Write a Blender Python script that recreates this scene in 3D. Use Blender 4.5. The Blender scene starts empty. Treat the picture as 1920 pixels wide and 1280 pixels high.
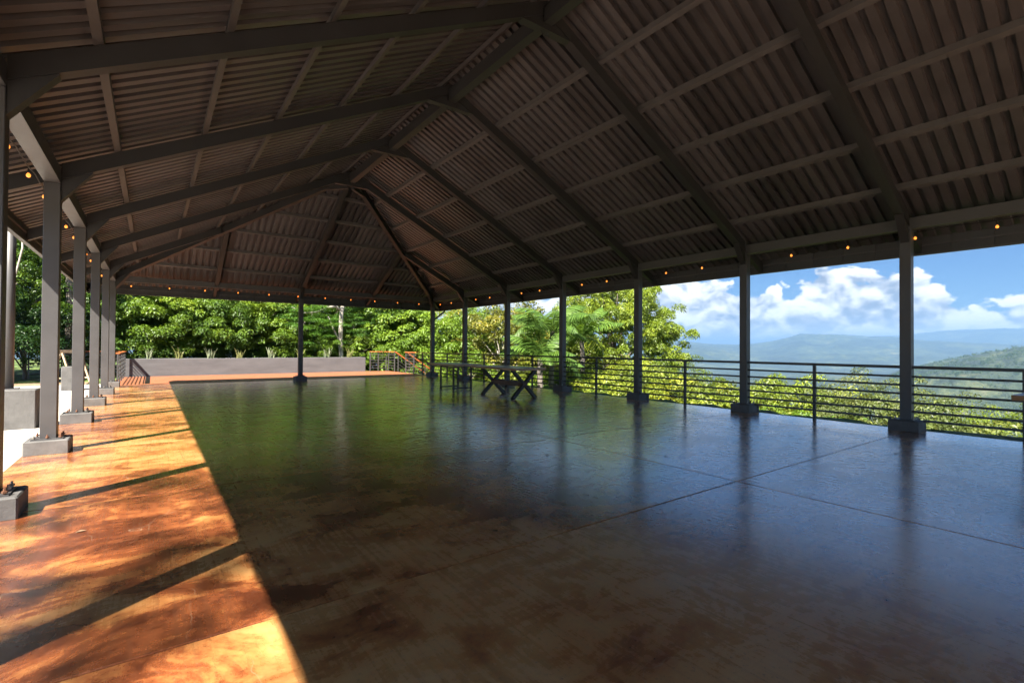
import bpy, math, random
import numpy as np
from mathutils import Vector, Matrix, noise as mnoise

# ------------------------------------------------------------------ camera, sky, sun, exposure
sc = bpy.context.scene
COL = sc.collection
R = math.radians
CAM = Vector((1.145, -3.015, 1.5))
yaw, pitch, roll = R(36.318), R(0.673), R(0.38)
fw = Vector((math.sin(yaw)*math.cos(pitch), math.cos(yaw)*math.cos(pitch), math.sin(pitch)))
rt0 = Vector((math.cos(yaw), -math.sin(yaw), 0)); up0 = rt0.cross(fw)
rt = rt0*math.cos(roll) + up0*math.sin(roll); upv = -rt0*math.sin(roll) + up0*math.cos(roll)
cd = bpy.data.cameras.new('camera'); cam = bpy.data.objects.new('camera', cd); COL.objects.link(cam)
cam.matrix_world = Matrix(((rt.x, upv.x, -fw.x, CAM.x), (rt.y, upv.y, -fw.y, CAM.y), (rt.z, upv.z, -fw.z, CAM.z), (0, 0, 0, 1)))
cd.sensor_width = 36; cd.lens = 917.5/1920*36; cd.clip_start = 0.05; cd.clip_end = 80000
sc.camera = cam

SUN = Vector((-1.0, -0.66, 1.34)).normalized()          # towards the sun
SUN_EL = math.asin(SUN.z); SUN_ROT = math.atan2(SUN.x, SUN.y)
ld = bpy.data.lights.new('sun', 'SUN'); ld.energy = 4.6; ld.angle = R(0.6); ld.color = (1.0, 0.93, 0.82)
so = bpy.data.objects.new('sun', ld); COL.objects.link(so)
so.rotation_euler = (-SUN).to_track_quat('-Z', 'Y').to_euler(); so.location = (-30, -20, 40)

w = bpy.data.worlds.new('World'); sc.world = w; w.use_nodes = True; w.cycles.sampling_method = 'MANUAL'; w.cycles.sample_map_resolution = 512
def build_world():
    nt = w.node_tree; N = nt.nodes; L = nt.links; N.clear()
    def math_(op, a, b=None, c=None, clamp=False):
        n = N.new('ShaderNodeMath'); n.operation = op; n.use_clamp = clamp
        for i, v in enumerate((a, b, c)):
            if v is None: continue
            if isinstance(v, (int, float)): n.inputs[i].default_value = v
            else: L.new(v, n.inputs[i])
        return n.outputs[0]
    def vmath(op, a, b):
        n = N.new('ShaderNodeVectorMath'); n.operation = op
        for i, v in enumerate((a, b)):
            if isinstance(v, tuple): n.inputs[i].default_value = v
            elif isinstance(v, (int, float)): n.inputs[3].default_value = v
            else: L.new(v, n.inputs[i])
        return n.outputs[0]
    def noise(vec, scale, detail, rough=.55, dist=0.0):
        n = N.new('ShaderNodeTexNoise'); n.inputs['Scale'].default_value = scale; n.inputs['Detail'].default_value = detail
        n.inputs['Roughness'].default_value = rough; n.inputs['Distortion'].default_value = dist
        L.new(vec, n.inputs['Vector']); return n.outputs['Fac']
    def voro(vec, scale, detail):
        n = N.new('ShaderNodeTexVoronoi'); n.feature = 'F1'; n.inputs['Scale'].default_value = scale
        n.inputs['Detail'].default_value = detail; n.inputs['Roughness'].default_value = .5
        L.new(vec, n.inputs['Vector']); return n.outputs['Distance']
    def sstep(x, a, b):
        n = N.new('ShaderNodeMapRange'); n.interpolation_type = 'SMOOTHSTEP'
        n.inputs[1].default_value = a; n.inputs[2].default_value = b; L.new(x, n.inputs[0]); return n.outputs[0]
    def mixc(f, a, b):
        n = N.new('ShaderNodeMix'); n.data_type = 'RGBA'
        if isinstance(f, float): n.inputs[0].default_value = f
        else: L.new(f, n.inputs[0])
        for i, v in ((6, a), (7, b)):
            if isinstance(v, tuple): n.inputs[i].default_value = v
            else: L.new(v, n.inputs[i])
        return n.outputs[2]
    out = N.new('ShaderNodeOutputWorld'); bg = N.new('ShaderNodeBackground')
    sky = N.new('ShaderNodeTexSky'); sky.sky_type = 'NISHITA'; sky.sun_disc = False
    sky.sun_elevation = SUN_EL; sky.sun_rotation = SUN_ROT; sky.altitude = 300; sky.air_density = 1.0; sky.dust_density = .6; sky.ozone_density = 2.0
    tc = N.new('ShaderNodeTexCoord'); D = tc.outputs['Generated']
    sp = N.new('ShaderNodeSeparateXYZ'); L.new(D, sp.inputs[0]); x, y, z = sp.outputs
    az = math_('ARCTAN2', x, y); azd = math_('MULTIPLY', az, 180/math.pi)
    eld = math_('MULTIPLY', math_('ARCSINE', z), 180/math.pi)
    # cumulus bank: height of the tops (degrees) by azimuth, all round the horizon, measured where the camera looks
    tops = [(-180, 5.5), (-150, 7.0), (-120, 5.0), (-90, 6.8), (-55, 5.2), (-20, 6.5), (10, 5.0), (30, 6.5), (45, 6.0), (51, 6.3), (55, 6.6), (58.3, 7.1), (60.4, 6.2),
            (62, 4.7), (63.8, 4.6), (65.8, 5.3), (67.6, 6.2), (69.5, 7.0), (71, 6.5), (72.9, 6.2), (75.8, 6.6), (77.3, 5.4), (78.6, 3.3), (80.5, 3.2), (84, 3.5), (92, 5.5), (120, 6.8), (150, 5.0), (180, 5.5)]
    cr = N.new('ShaderNodeValToRGB'); L.new(math_('MULTIPLY_ADD', azd, 1/360, .5), cr.inputs[0])
    el_ = cr.color_ramp.elements
    while len(el_) < len(tops): el_.new(.5)
    for e, (a, t) in zip(el_, tops):
        e.position = a/360+.5; e.color = (t/10, t/10, t/10, 1)
    top = math_('MULTIPLY', cr.outputs[0], 10)
    P = vmath('MULTIPLY', D, (1, 1, 1.3))
    warp = N.new('ShaderNodeTexNoise'); warp.inputs['Scale'].default_value = 14; warp.inputs['Detail'].default_value = 3; L.new(P, warp.inputs['Vector'])
    wv = vmath('SCALE', vmath('SUBTRACT', warp.outputs['Color'], (.5, .5, .5)), .045)
    P1 = vmath('ADD', P, wv)
    def field(p):
        v1 = voro(p, 21, 2.0); n1 = noise(p, 33, 6, .54)
        return math_('ADD', math_('MULTIPLY', math_('SUBTRACT', .5, v1), 2.8), math_('MULTIPLY', math_('SUBTRACT', n1, .5), 3.4))
    dens = field(P1)
    body = math_('ADD', math_('SUBTRACT', math_('ADD', math_('MULTIPLY', top, 1.12), 1.6), eld), dens)
    mask = sstep(body, 0.0, .7)
    d2 = field(vmath('ADD', P1, (SUN.x*.011, SUN.y*.011, .018)))          # the same field a little nearer the sun: which side of a billow is lit
    big = noise(vmath('ADD', P1, (3.3, 1.7, 0.4)), 13, 3, .5)
    lit = math_('ADD', math_('MULTIPLY', math_('SUBTRACT', dens, d2), .55), math_('MULTIPLY', math_('SUBTRACT', 1.5, body), .10))
    lit = math_('ADD', math_('ADD', lit, .50), math_('MULTIPLY', math_('SUBTRACT', big, .5), 2.6))
    low = sstep(eld, 3.4, 1.0)
    lit = math_('ADD', sstep(lit, -.45, 1.15), math_('MULTIPLY', low, .40), clamp=True)
    ccol = mixc(lit, (1.5, 1.72, 2.1, 1), (6.1, 5.95, 5.7, 1))
    # high grey stratus patches
    hp = vmath('MULTIPLY', D, (1, 1, 5.5)); h1 = noise(hp, 3.4, 6, .55, .3)
    hm = math_('MULTIPLY', sstep(h1, .545, .70), sstep(eld, 7.6, 10.0))
    skyc = mixc(1.0, sky.outputs[0], (.15, .245, .375, 1)); N[-1].blend_type = 'MULTIPLY'
    base = mixc(math_('MULTIPLY', hm, .8), skyc, (1.6, 1.75, 2.0, 1))
    cm = math_('MULTIPLY', mask, .97)
    col = mixc(cm, base, ccol)
    L.new(col, bg.inputs[0]); bg.inputs[1].default_value = .05
    L.new(bg.outputs[0], out.inputs[0])
build_world()
sc.view_settings.view_transform = 'Standard'; sc.view_settings.look = 'None'; sc.view_settings.gamma = 1
sc.view_settings.use_curve_mapping = False; sc.view_settings.exposure = 2.5
cy = sc.cycles
cy.use_denoising = True; cy.max_bounces = 8; cy.diffuse_bounces = 5; cy.glossy_bounces = 4; cy.transmission_bounces = 6
cy.volume_bounces = 0; cy.sample_clamp_indirect = 6; cy.use_adaptive_sampling = True; cy.adaptive_threshold = 0.015
try: cy.denoiser = 'OPENIMAGEDENOISE'; cy.denoising_input_passes = 'RGB_ALBEDO_NORMAL'
except Exception: pass

# ------------------------------------------------------------------ helpers
def tag(o, label=None, cat=None, group=None, kind=None):
    if label: o['label'] = label
    if cat: o['category'] = cat
    if group: o['group'] = group
    if kind: o['kind'] = kind
    return o
def link(name, me, parent=None, loc=None, rz=None):
    o = bpy.data.objects.new(name, me); COL.objects.link(o)
    if parent is not None: o.parent = parent
    if loc is not None: o.location = loc
    if rz is not None: o.rotation_euler = (0, 0, rz)
    return o
def empty(name, loc=(0, 0, 0), rz=0):
    o = bpy.data.objects.new(name, None); COL.objects.link(o); o.location = loc; o.rotation_euler = (0, 0, rz); o.empty_display_size = .2
    return o
class MB:
    def __init__(s): s.v = []; s.f = []
    def add(s, vs, fs):
        b = len(s.v); s.v += [tuple(p) for p in vs]; s.f += [tuple(i+b for i in f) for f in fs]; return s
    def box(s, x0, x1, y0, y1, z0, z1):
        return s.add([(x0,y0,z0),(x1,y0,z0),(x1,y1,z0),(x0,y1,z0),(x0,y0,z1),(x1,y0,z1),(x1,y1,z1),(x0,y1,z1)],
                     [(0,3,2,1),(4,5,6,7),(0,1,5,4),(1,2,6,5),(2,3,7,6),(3,0,4,7)])
    def cbox(s, x0, x1, y0, y1, z0, z1, c=.01):      # box with chamfered top and vertical edges
        def ring(z, i): return [(x0+i+c,y0+i,z),(x1-i-c,y0+i,z),(x1-i,y0+i+c,z),(x1-i,y1-i-c,z),(x1-i-c,y1-i,z),(x0+i+c,y1-i,z),(x0+i,y1-i-c,z),(x0+i,y0+i+c,z)]
        vs = ring(z0, 0)+ring(z1-c, 0)+ring(z1, c)
        fs = [tuple(range(7, -1, -1)), tuple(range(16, 24))]
        for k in (0, 8):
            for i in range(8): j = (i+1) % 8; fs.append((k+i, k+j, k+8+j, k+8+i))
        return s.add(vs, fs)
    def prism(s, poly, axis, a, b):                  # poly of 2D points swept along an axis ('x': poly=(y,z); 'y': poly=(x,z))
        n = len(poly)
        if axis == 'y': A = [(p[0], a, p[1]) for p in poly]; B = [(p[0], b, p[1]) for p in poly]
        elif axis == 'x': A = [(a, p[0], p[1]) for p in poly]; B = [(b, p[0], p[1]) for p in poly]
        else: A = [(p[0], p[1], a) for p in poly]; B = [(p[0], p[1], b) for p in poly]
        fs = [tuple(range(n)), tuple(range(2*n-1, n-1, -1))]+[(i, n+i, n+(i+1) % n, (i+1) % n) for i in range(n)]
        return s.add(A+B, fs)
    def bar(s, p0, p1, wd, ht, up=(0, 0, 1)):        # box-section bar; ht measured along up, centred on the line
        p0, p1, up = Vector(p0), Vector(p1), Vector(up); d = (p1-p0).normalized()
        sd = d.cross(up).normalized(); u = sd.cross(d).normalized()
        vs = [p+sd*(a*wd/2)+u*(b*ht/2) for p in (p0, p1) for a, b in ((-1,-1),(1,-1),(1,1),(-1,1))]
        return s.add(vs, [(0,1,2,3),(7,6,5,4),(0,4,5,1),(1,5,6,2),(2,6,7,3),(3,7,4,0)])
    def tube(s, pts, rad, n=8, caps=True):
        pts = [Vector(p) for p in pts]; rads = rad if hasattr(rad, '__len__') else [rad]*len(pts)
        ref = None; rings = []
        for i, p in enumerate(pts):
            d = (pts[min(i+1, len(pts)-1)]-pts[max(i-1, 0)]).normalized()
            if ref is None: ref = d.orthogonal().normalized()
            ref = (ref-d*ref.dot(d)).normalized(); q = d.cross(ref)
            rings.append([p+(ref*math.cos(6.2832*k/n)+q*math.sin(6.2832*k/n))*rads[i] for k in range(n)])
        vs = [v for r in rings for v in r]; fs = []
        for i in range(len(pts)-1):
            for k in range(n): j = (k+1) % n; fs.append((i*n+k, i*n+j, (i+1)*n+j, (i+1)*n+k))
        if caps: fs += [tuple(range(n-1, -1, -1)), tuple(range((len(pts)-1)*n, len(pts)*n))]
        return s.add(vs, fs)
    def lathe(s, prof, c=(0, 0, 0), n=10):
        vs = [(c[0]+r*math.cos(6.2832*k/n), c[1]+r*math.sin(6.2832*k/n), c[2]+z) for r, z in prof for k in range(n)]
        fs = [(i*n+k, i*n+(k+1) % n, (i+1)*n+(k+1) % n, (i+1)*n+k) for i in range(len(prof)-1) for k in range(n)]
        fs += [tuple(range(n-1, -1, -1)), tuple(range((len(prof)-1)*n, len(prof)*n))]
        return s.add(vs, fs)
    def mesh(s, name, mat, smooth=False):
        me = bpy.data.meshes.new(name); me.from_pydata(s.v, [], s.f)
        if mat: me.materials.append(mat)
        if smooth: me.polygons.foreach_set('use_smooth', [True]*len(me.polygons))
        me.update(); return me
    def build(s, name, mat, parent=None, smooth=False, loc=None, rz=None):
        return link(name, s.mesh(name, mat, smooth), parent, loc, rz)
def npmesh(name, verts, faces, mat, tint=None, smooth=False):   # numpy arrays, all faces the same size
    me = bpy.data.meshes.new(name); nf, k = faces.shape
    me.vertices.add(len(verts)); me.vertices.foreach_set('co', verts.astype(np.float32).ravel())
    me.loops.add(nf*k); me.loops.foreach_set('vertex_index', faces.astype(np.int32).ravel())
    me.polygons.add(nf); me.polygons.foreach_set('loop_start', np.arange(0, nf*k, k, dtype=np.int32))
    if smooth: me.polygons.foreach_set('use_smooth', np.ones(nf, dtype=bool))
    if tint is not None:
        a = me.attributes.new('tint', 'FLOAT', 'POINT'); a.data.foreach_set('value', tint.astype(np.float32))
    if mat: me.materials.append(mat)
    me.update(calc_edges=True); me.validate(); return me

# ------------------------------------------------------------------ materials
class NT:
    def __init__(s, name):
        s.m = bpy.data.materials.new(name); s.m.use_nodes = True; s.t = s.m.node_tree; s.N = s.t.nodes; s.L = s.t.links
        s.b = s.N['Principled BSDF']; s.out = s.N['Material Output']
    def inp(s, sock, v):
        if isinstance(v, (int, float)): sock.default_value = v
        elif isinstance(v, tuple): sock.default_value = v if len(v) != 3 or sock.type == 'VECTOR' else v+(1,)
        else: s.L.new(v, sock)
    def set(s, **k):
        for n, v in k.items(): s.inp(s.b.inputs[n.replace('_', ' ')], v)
        return s
    def pos(s, obj=False):
        n = s.N.new('ShaderNodeTexCoord') if obj else s.N.new('ShaderNodeNewGeometry')
        return n.outputs['Object' if obj else 'Position']
    def vm(s, op, a, b=None):
        n = s.N.new('ShaderNodeVectorMath'); n.operation = op; s.inp(n.inputs[0], a)
        if b is not None: s.inp(n.inputs[3 if op == 'SCALE' else 1], b)
        return n.outputs[0]
    def ma(s, op, a, b=None, c=None, clamp=False):
        n = s.N.new('ShaderNodeMath'); n.operation = op; n.use_clamp = clamp
        for i, v in enumerate((a, b, c)):
            if v is not None: s.inp(n.inputs[i], v)
        return n.outputs[0]
    def noise(s, vec, scale, detail=4, rough=.55, dist=0, color=False):
        n = s.N.new('ShaderNodeTexNoise'); s.L.new(vec, n.inputs['Vector'])
        for k, v in (('Scale', scale), ('Detail', detail), ('Roughness', rough), ('Distortion', dist)): n.inputs[k].default_value = v
        return n.outputs['Color' if color else 'Fac']
    def ramp(s, f, stops, interp='LINEAR'):
        n = s.N.new('ShaderNodeValToRGB'); n.color_ramp.interpolation = interp; e = n.color_ramp.elements
        while len(e) < len(stops): e.new(.5)
        for q, (p, c) in zip(e, stops): q.position = p; q.color = (c, c, c, 1) if isinstance(c, (int, float)) else tuple(c)+(1,)
        s.L.new(f, n.inputs[0]); return n.outputs[0]
    def mix(s, f, a, b, mode='MIX'):
        n = s.N.new('ShaderNodeMix'); n.data_type = 'RGBA'; n.blend_type = mode
        s.inp(n.inputs[0], f); s.inp(n.inputs[6], a); s.inp(n.inputs[7], b); return n.outputs[2]
    def bump(s, h, strength=.3, dist=.01):
        n = s.N.new('ShaderNodeBump'); n.inputs['Strength'].default_value = strength; n.inputs['Distance'].default_value = dist
        s.L.new(h, n.inputs['Height']); s.L.new(n.outputs[0], s.b.inputs['Normal']); return s
    def objrand(s): return s.N.new('ShaderNodeObjectInfo').outputs['Random']
    def attr(s, name):
        n = s.N.new('ShaderNodeAttribute'); n.attribute_name = name; return n.outputs['Fac']

def simple(name, col, rough=.6, var=.25, scale=3.0, bump=.15, bscale=40, metal=0.0, bd=.004):
    t = NT(name); p = t.pos(); n = t.noise(p, scale, 5, .6); n2 = t.noise(p, bscale, 3)
    f = t.ramp(n, [(.25, 1-var), (.75, 1+var)])
    t.set(Base_Color=t.mix(1.0, col, f, 'MULTIPLY'), Roughness=t.ma('MULTIPLY_ADD', n, .25, rough-.12), Metallic=metal)
    t.bump(n2, bump, bd); return t.m

M = {}
M['steel'] = simple('painted steel', (.058, .055, .055), .48, .14, 2.2, .08, 60)
def m_sheet():
    t = NT('painted roof sheet'); p = t.pos(); n = t.noise(t.vm('MULTIPLY', p, (1.5, 1.5, 3)), 1.2, 5, .6); r = t.objrand()
    f = t.ma('MULTIPLY', t.ramp(n, [(.25, .8), (.75, 1.2)]), t.ma('MULTIPLY_ADD', r, .7, .65))
    t.set(Base_Color=t.mix(1.0, (.066, .058, .058), f, 'MULTIPLY'), Roughness=t.ma('MULTIPLY_ADD', n, .2, .27)); t.bump(t.noise(p, 5, 3), .12, .01); M['sheet'] = t.m
m_sheet()
M['frame'] = simple('shade-darkened frame paint', (.024, .023, .023), .48, .14, 2.2, .08, 60)  # same paint as the posts, with the rafters' shade put into the colour
M['purlin'] = simple('purlin paint', (.072, .064, .062), .5, .15, 2.2, .08, 60)
M['fascia'] = simple('fascia paint', (.038, .036, .037), .5, .15, 3, .06, 50)
M['railing'] = simple('black rail paint', (.022, .021, .021), .42, .2, 6, .08, 90)
def m_ped():
    t = NT('grey pedestal concrete'); p = t.pos(); a = t.noise(p, 4, 6, .65); b = t.noise(p, 45, 4, .6); c = t.noise(t.vm('MULTIPLY', p, (9, 9, 1.5)), 2, 4)
    base = t.ramp(a, [(.25, (.06, .058, .056)), (.6, (.11, .106, .102)), (.85, (.165, .157, .15))])
    base = t.mix(t.ramp(c, [(.58, 0.0), (.72, .55)]), base, (.07, .066, .062)); base = t.mix(t.ramp(b, [(.55, 0.0), (.75, .35)]), base, (.09, .085, .08))
    t.set(Base_Color=base, Roughness=.75); t.bump(t.ma('ADD', b, t.ma('MULTIPLY', a, .8)), .5, .006); M['ped'] = t.m
m_ped()
def m_render():
    t = NT('grey rendered wall'); p = t.pos(); a = t.noise(t.vm('MULTIPLY', p, (.5, .5, 2.2)), 2.5, 6, .6); b = t.noise(p, 30, 4)
    base = t.ramp(a, [(.3, (.075, .072, .075)), (.7, (.108, .104, .107))]); t.set(Base_Color=base, Roughness=.8); t.bump(b, .3, .004); M['render'] = t.m
m_render()
M['bolt'] = simple('galvanised bolt', (.25, .23, .2), .4, .4, 30, .1, 90, .6)
M['rustbolt'] = simple('rusty bolt', (.14, .06, .03), .7, .4, 30, .2, 90)
def m_floor():
    t = NT('acid stained concrete'); p = t.pos(); r = t.objrand()
    off = t.N.new('ShaderNodeCombineXYZ'); t.L.new(t.ma('MULTIPLY', r, 37.0), off.inputs[0]); t.L.new(t.ma('MULTIPLY', r, 53.0), off.inputs[1])
    q = t.vm('ADD', p, off.outputs[0]); wq = t.vm('ADD', q, t.vm('SCALE', t.noise(q, 1.3, 3, .5, color=True), .35))
    a = t.noise(wq, .55, 7, .62, .4); b = t.noise(t.vm('MULTIPLY', wq, (.85, 1.35, 1)), 1.7, 8, .68, .9); c = t.noise(q, 9, 6, .7); fine = t.noise(q, 70, 4, .65)
    br = t.noise(t.vm('MULTIPLY', q, (8, .22, 1)), 4, 6, .62, .25); br2 = t.noise(t.vm('MULTIPLY', q, (1.0, 14, 1)), 3, 4, .55)
    f = t.ma('ADD', t.ma('MULTIPLY', a, .5), t.ma('ADD', t.ma('MULTIPLY', b, .42), t.ma('MULTIPLY', c, .10)))
    oc = t.N.new('ShaderNodeSeparateColor'); t.L.new(t.N.new('ShaderNodeObjectInfo').outputs['Color'], oc.inputs[0])      # each slab took the stain differently
    f = t.ma('ADD', f, t.ma('MULTIPLY_ADD', oc.outputs[0], .18, -.09))
    base = t.ramp(f, [(.40, (.11, .030, .012)), (.455, (.26, .075, .024)), (.50, (.49, .195, .058)), (.545, (.60, .295, .10)), (.60, (.65, .355, .14)), (.68, (.68, .41, .19))])
    base = t.mix(t.ramp(c, [(.60, 0.0), (.75, .35)]), base, (.10, .04, .02)); base = t.mix(t.ramp(fine, [(.60, 0.0), (.74, .22)]), base, (.6, .45, .30)); base = t.mix(t.ramp(t.noise(q, 38, 6, .75), [(.30, .75), (.44, 0.0)]), base, (.06, .02, .01))
    base = t.mix(t.ramp(br, [(.3, .30), (.5, 0.0)]), base, (.12, .055, .03))
    # scuffs: thin pale scratches
    vo = t.N.new('ShaderNodeTexVoronoi'); vo.feature = 'DISTANCE_TO_EDGE'; vo.inputs['Scale'].default_value = 1.1
    t.L.new(t.vm('ADD', t.vm('MULTIPLY', q, (2.2, .6, 1)), t.vm('SCALE', t.noise(q, 3, 2, color=True), .5)), vo.inputs['Vector'])
    sm = t.ma('MULTIPLY', t.ramp(vo.outputs['Distance'], [(.0, 1.0), (.006, 0.0)]), t.ramp(t.noise(q, 1.7, 3), [(.52, 0.0), (.62, .5)]))
    base = t.mix(sm, base, (.5, .38, .26))
    rough = t.ma('ADD', t.ramp(b, [(.3, .18), (.7, .36)]), t.ma('MULTIPLY', t.ma('SUBTRACT', c, .5), .25))
    rough = t.ma('ADD', rough, t.ma('MULTIPLY', t.ma('SUBTRACT', br, .5), .22))
    t.set(Base_Color=base, Roughness=t.ma('MAXIMUM', rough, .14), IOR=1.65, Coat_Weight=1.0, Coat_IOR=1.75, Coat_Roughness=.19)
    h = t.ma('ADD', t.ma('MULTIPLY', br, .55), t.ma('ADD', t.ma('MULTIPLY', fine, .35), t.ma('ADD', t.ma('MULTIPLY', c, .5), t.ma('MULTIPLY', br2, .2))))
    t.bump(h, .10, .006); t.L.new(t.b.inputs['Normal'].links[0].from_socket, t.b.inputs['Coat Normal']); M['floor'] = t.m
m_floor()
M['joint'] = simple('joint grout', (.05, .04, .034), .9, .3, 9, .3, 40)
def m_path():
    t = NT('pale concrete path'); p = t.pos(); a = t.noise(p, .8, 6, .6); b = t.noise(p, 25, 5, .6)
    t.set(Base_Color=t.mix(t.ramp(b, [(.5, 0.0), (.8, .25)]), t.ramp(a, [(.3, (.38, .35, .31)), (.7, (.54, .50, .445))]), (.25, .22, .18)), Roughness=.85); t.bump(b, .3, .005); M['path'] = t.m
m_path()
def m_wood(name, cols, along='x', rough=.45, scale=1.0):
    t = NT(name); p = t.pos(); r = t.objrand()
    off = t.N.new('ShaderNodeCombineXYZ'); [t.L.new(t.ma('MULTIPLY', r, k), off.inputs[i]) for i, k in enumerate((31.0, 17.0, 9.0))]
    q = t.vm('ADD', t.vm('MULTIPLY', p, {'x': (1, 14, 14), 'y': (14, 1, 14), 'z': (14, 14, 1)}[along]), off.outputs[0])
    a = t.noise(q, 1.5*scale, 6, .62, .5); b = t.noise(p, 2.3, 4)
    f = t.ma('ADD', t.ma('MULTIPLY', a, .75), t.ma('ADD', t.ma('MULTIPLY', b, .25), t.ma('MULTIPLY_ADD', r, .2, -.1)))
    t.set(Base_Color=t.ramp(f, [(.25, cols[0]), (.5, cols[1]), (.75, cols[2])]), Roughness=rough); t.bump(a, .2, .003); M[name] = t.m
m_wood('deck_wood', [(.16, .052, .022), (.28, .10, .046), (.36, .15, .075)], 'x', .42)
m_wood('cap_wood', [(.26, .065, .02), (.45, .13, .04), (.55, .19, .07)], 'y', .35)
m_wood('slab_wood', [(.20, .11, .055), (.36, .22, .125), (.50, .36, .24)], 'y', .3)
m_wood('pale_timber', [(.30, .22, .13), (.48, .37, .24), (.58, .47, .33)], 'z', .7)
m_wood('beam_wood', [(.035, .018, .012), (.06, .03, .02), (.09, .045, .03)], 'y', .5)
def m_leaf():
    t = NT('leaf'); ti = t.attr('tint'); oc = t.N.new('ShaderNodeObjectInfo').outputs['Color']
    n = t.noise(t.pos(), .55, 3, .5)
    f = t.ma('ADD', ti, t.ma('MULTIPLY', t.ma('SUBTRACT', n, .5), .7), clamp=True)
    base = t.mix(1.0, t.ramp(f, [(0.0, (.30, .36, .26)), (.45, (.85, .9, .8)), (.8, (1.35, 1.25, 1.0)), (1.0, (1.9, 1.55, 1.25))]), oc, 'MULTIPLY')
    t.set(Base_Color=t.mix(1.0, base, (.80, .93, .9), 'MULTIPLY'), Roughness=.42, IOR=1.4)
    tr = t.N.new('ShaderNodeBsdfTranslucent'); t.L.new(t.mix(1.0, base, (1.25, 1.35, .6), 'MULTIPLY'), tr.inputs[0])
    mx = t.N.new('ShaderNodeMixShader'); mx.inputs[0].default_value = .32
    t.L.new(t.b.outputs[0], mx.inputs[1]); t.L.new(tr.outputs[0], mx.inputs[2]); t.L.new(mx.outputs[0], t.out.inputs[0]); M['leaf'] = t.m
m_leaf()
def m_bark(name, c0, c1, sc_=6, ring=False):
    t = NT(name); p = t.pos(); q = t.vm('MULTIPLY', p, (1, 1, 3.5 if ring else .4)); a = t.noise(q, sc_, 6, .65, .4); b = t.noise(p, 30, 4)
    t.set(Base_Color=t.ramp(a, [(.3, c0), (.7, c1)]), Roughness=.85); t.bump(t.ma('ADD', a, t.ma('MULTIPLY', b, .4)), .7, .03); M[name] = t.m
m_bark('bark', (.07, .055, .04), (.2, .165, .13)); m_bark('pale_bark', (.24, .21, .17), (.48, .44, .38), 9); m_bark('palm_bark', (.09, .075, .06), (.22, .19, .16), 7, True)
def m_ground():
    t = NT('hillside'); p = t.pos(); d = t.N.new('ShaderNodeVectorMath'); d.operation = 'LENGTH'; t.L.new(p, d.inputs[0]); dist = d.outputs['Value']
    a = t.noise(p, .0022, 9, .66, .6); b = t.noise(p, .012, 7, .68, .3); c = t.noise(p, .06, 6, .65); g = t.noise(p, 1.4, 5, .6)
    f = t.ma('ADD', t.ma('MULTIPLY', a, .45), t.ma('ADD', t.ma('MULTIPLY', b, .4), t.ma('MULTIPLY', c, .15)))
    far = t.ramp(f, [(.41, (.008, .017, .008)), (.485, (.016, .030, .011)), (.53, (.034, .052, .018)), (.58, (.075, .09, .03)), (.66, (.16, .14, .08))])
    near = t.ramp(g, [(.3, (.07, .12, .02)), (.7, (.13, .20, .035))])
    near = t.mix(t.ramp(t.noise(p, .25, 4), [(.55, 0.0), (.7, .7)]), near, (.16, .11, .06))
    fn = t.N.new('ShaderNodeMapRange'); fn.inputs[1].default_value = 45; fn.inputs[2].default_value = 110; t.L.new(dist, fn.inputs[0])
    t.set(Base_Color=t.mix(fn.outputs[0], near, far), Roughness=.95)
    t.bump(t.ma('ADD', t.ma('MULTIPLY', c, 1.0), t.ma('MULTIPLY', t.noise(p, .12, 5, .7), .6)), .9, 12.0); M['ground'] = t.m
m_ground()
def m_lawn():
    t = NT('mown lawn'); p = t.pos(); a = t.noise(p, 1.1, 5); b = t.noise(p, 40, 4)
    t.set(Base_Color=t.mix(t.ramp(b, [(.4, 0.0), (.7, .4)]), t.ramp(a, [(.3, (.11, .21, .025)), (.7, (.17, .27, .04))]), (.06, .11, .015)), Roughness=.9); t.bump(b, .6, .02); M['lawn'] = t.m
m_lawn()
M['soil'] = simple('soil', (.06, .04, .028), .95, .4, 8, .8, 30, 0, .02)
M['litter'] = simple('leaf litter', (.22, .14, .08), .95, .5, 6, .8, 25, 0, .02)
def m_emit(name, col, st):
    t = NT(name); t.set(Base_Color=(.4, .2, .08), Roughness=.1, Emission_Color=col, Emission_Strength=st); M[name] = t.m; t.m.cycles.emission_sampling = 'NONE'
m_emit('bulb_glow', (1.0, .27, .035), .42); m_emit('filament', (1.0, .62, .25), 22.0)
M['socket'] = simple('black socket', (.02, .02, .02), .5, .2, 9, .1, 60)

# ------------------------------------------------------------------ dimensions (metres; X across, Y along the pavilion, Z up)
W = 12.562; HW = W/2
V = [0.0, 3.115, 6.31, 9.568, 12.837, 16.138, 19.313]
VB = [-3.15, -6.3]                       # frames behind the camera; unseen rear roof end shortened to let light in
RIDGE1 = V[4]; END1 = V[6]; RIDGE0 = V[0]; END0 = VB[1]
FRAMES = [V[5-i-1] for i in range(5)]                   # full frames with a ridge: V4..V0
ALLV = sorted(V+VB)
SL = .505; ZB = 3.78                                    # rafter underside: ZB + SL*s, s = distance in from the column line
def zu(s): return ZB+SL*s
RD, PD = .21, .095                                      # rafter and purlin depth
def zs(s): return zu(s)+RD+PD+.004                      # underside of the roof sheet
OV = .78                                                # eave overhang to the fascia
CH = .087; BT = 3.746                                   # column half width, top of column
SLE1 = SL*HW/(END1-RIDGE1); SLE0 = SL*HW/(RIDGE0-END0)

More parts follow.
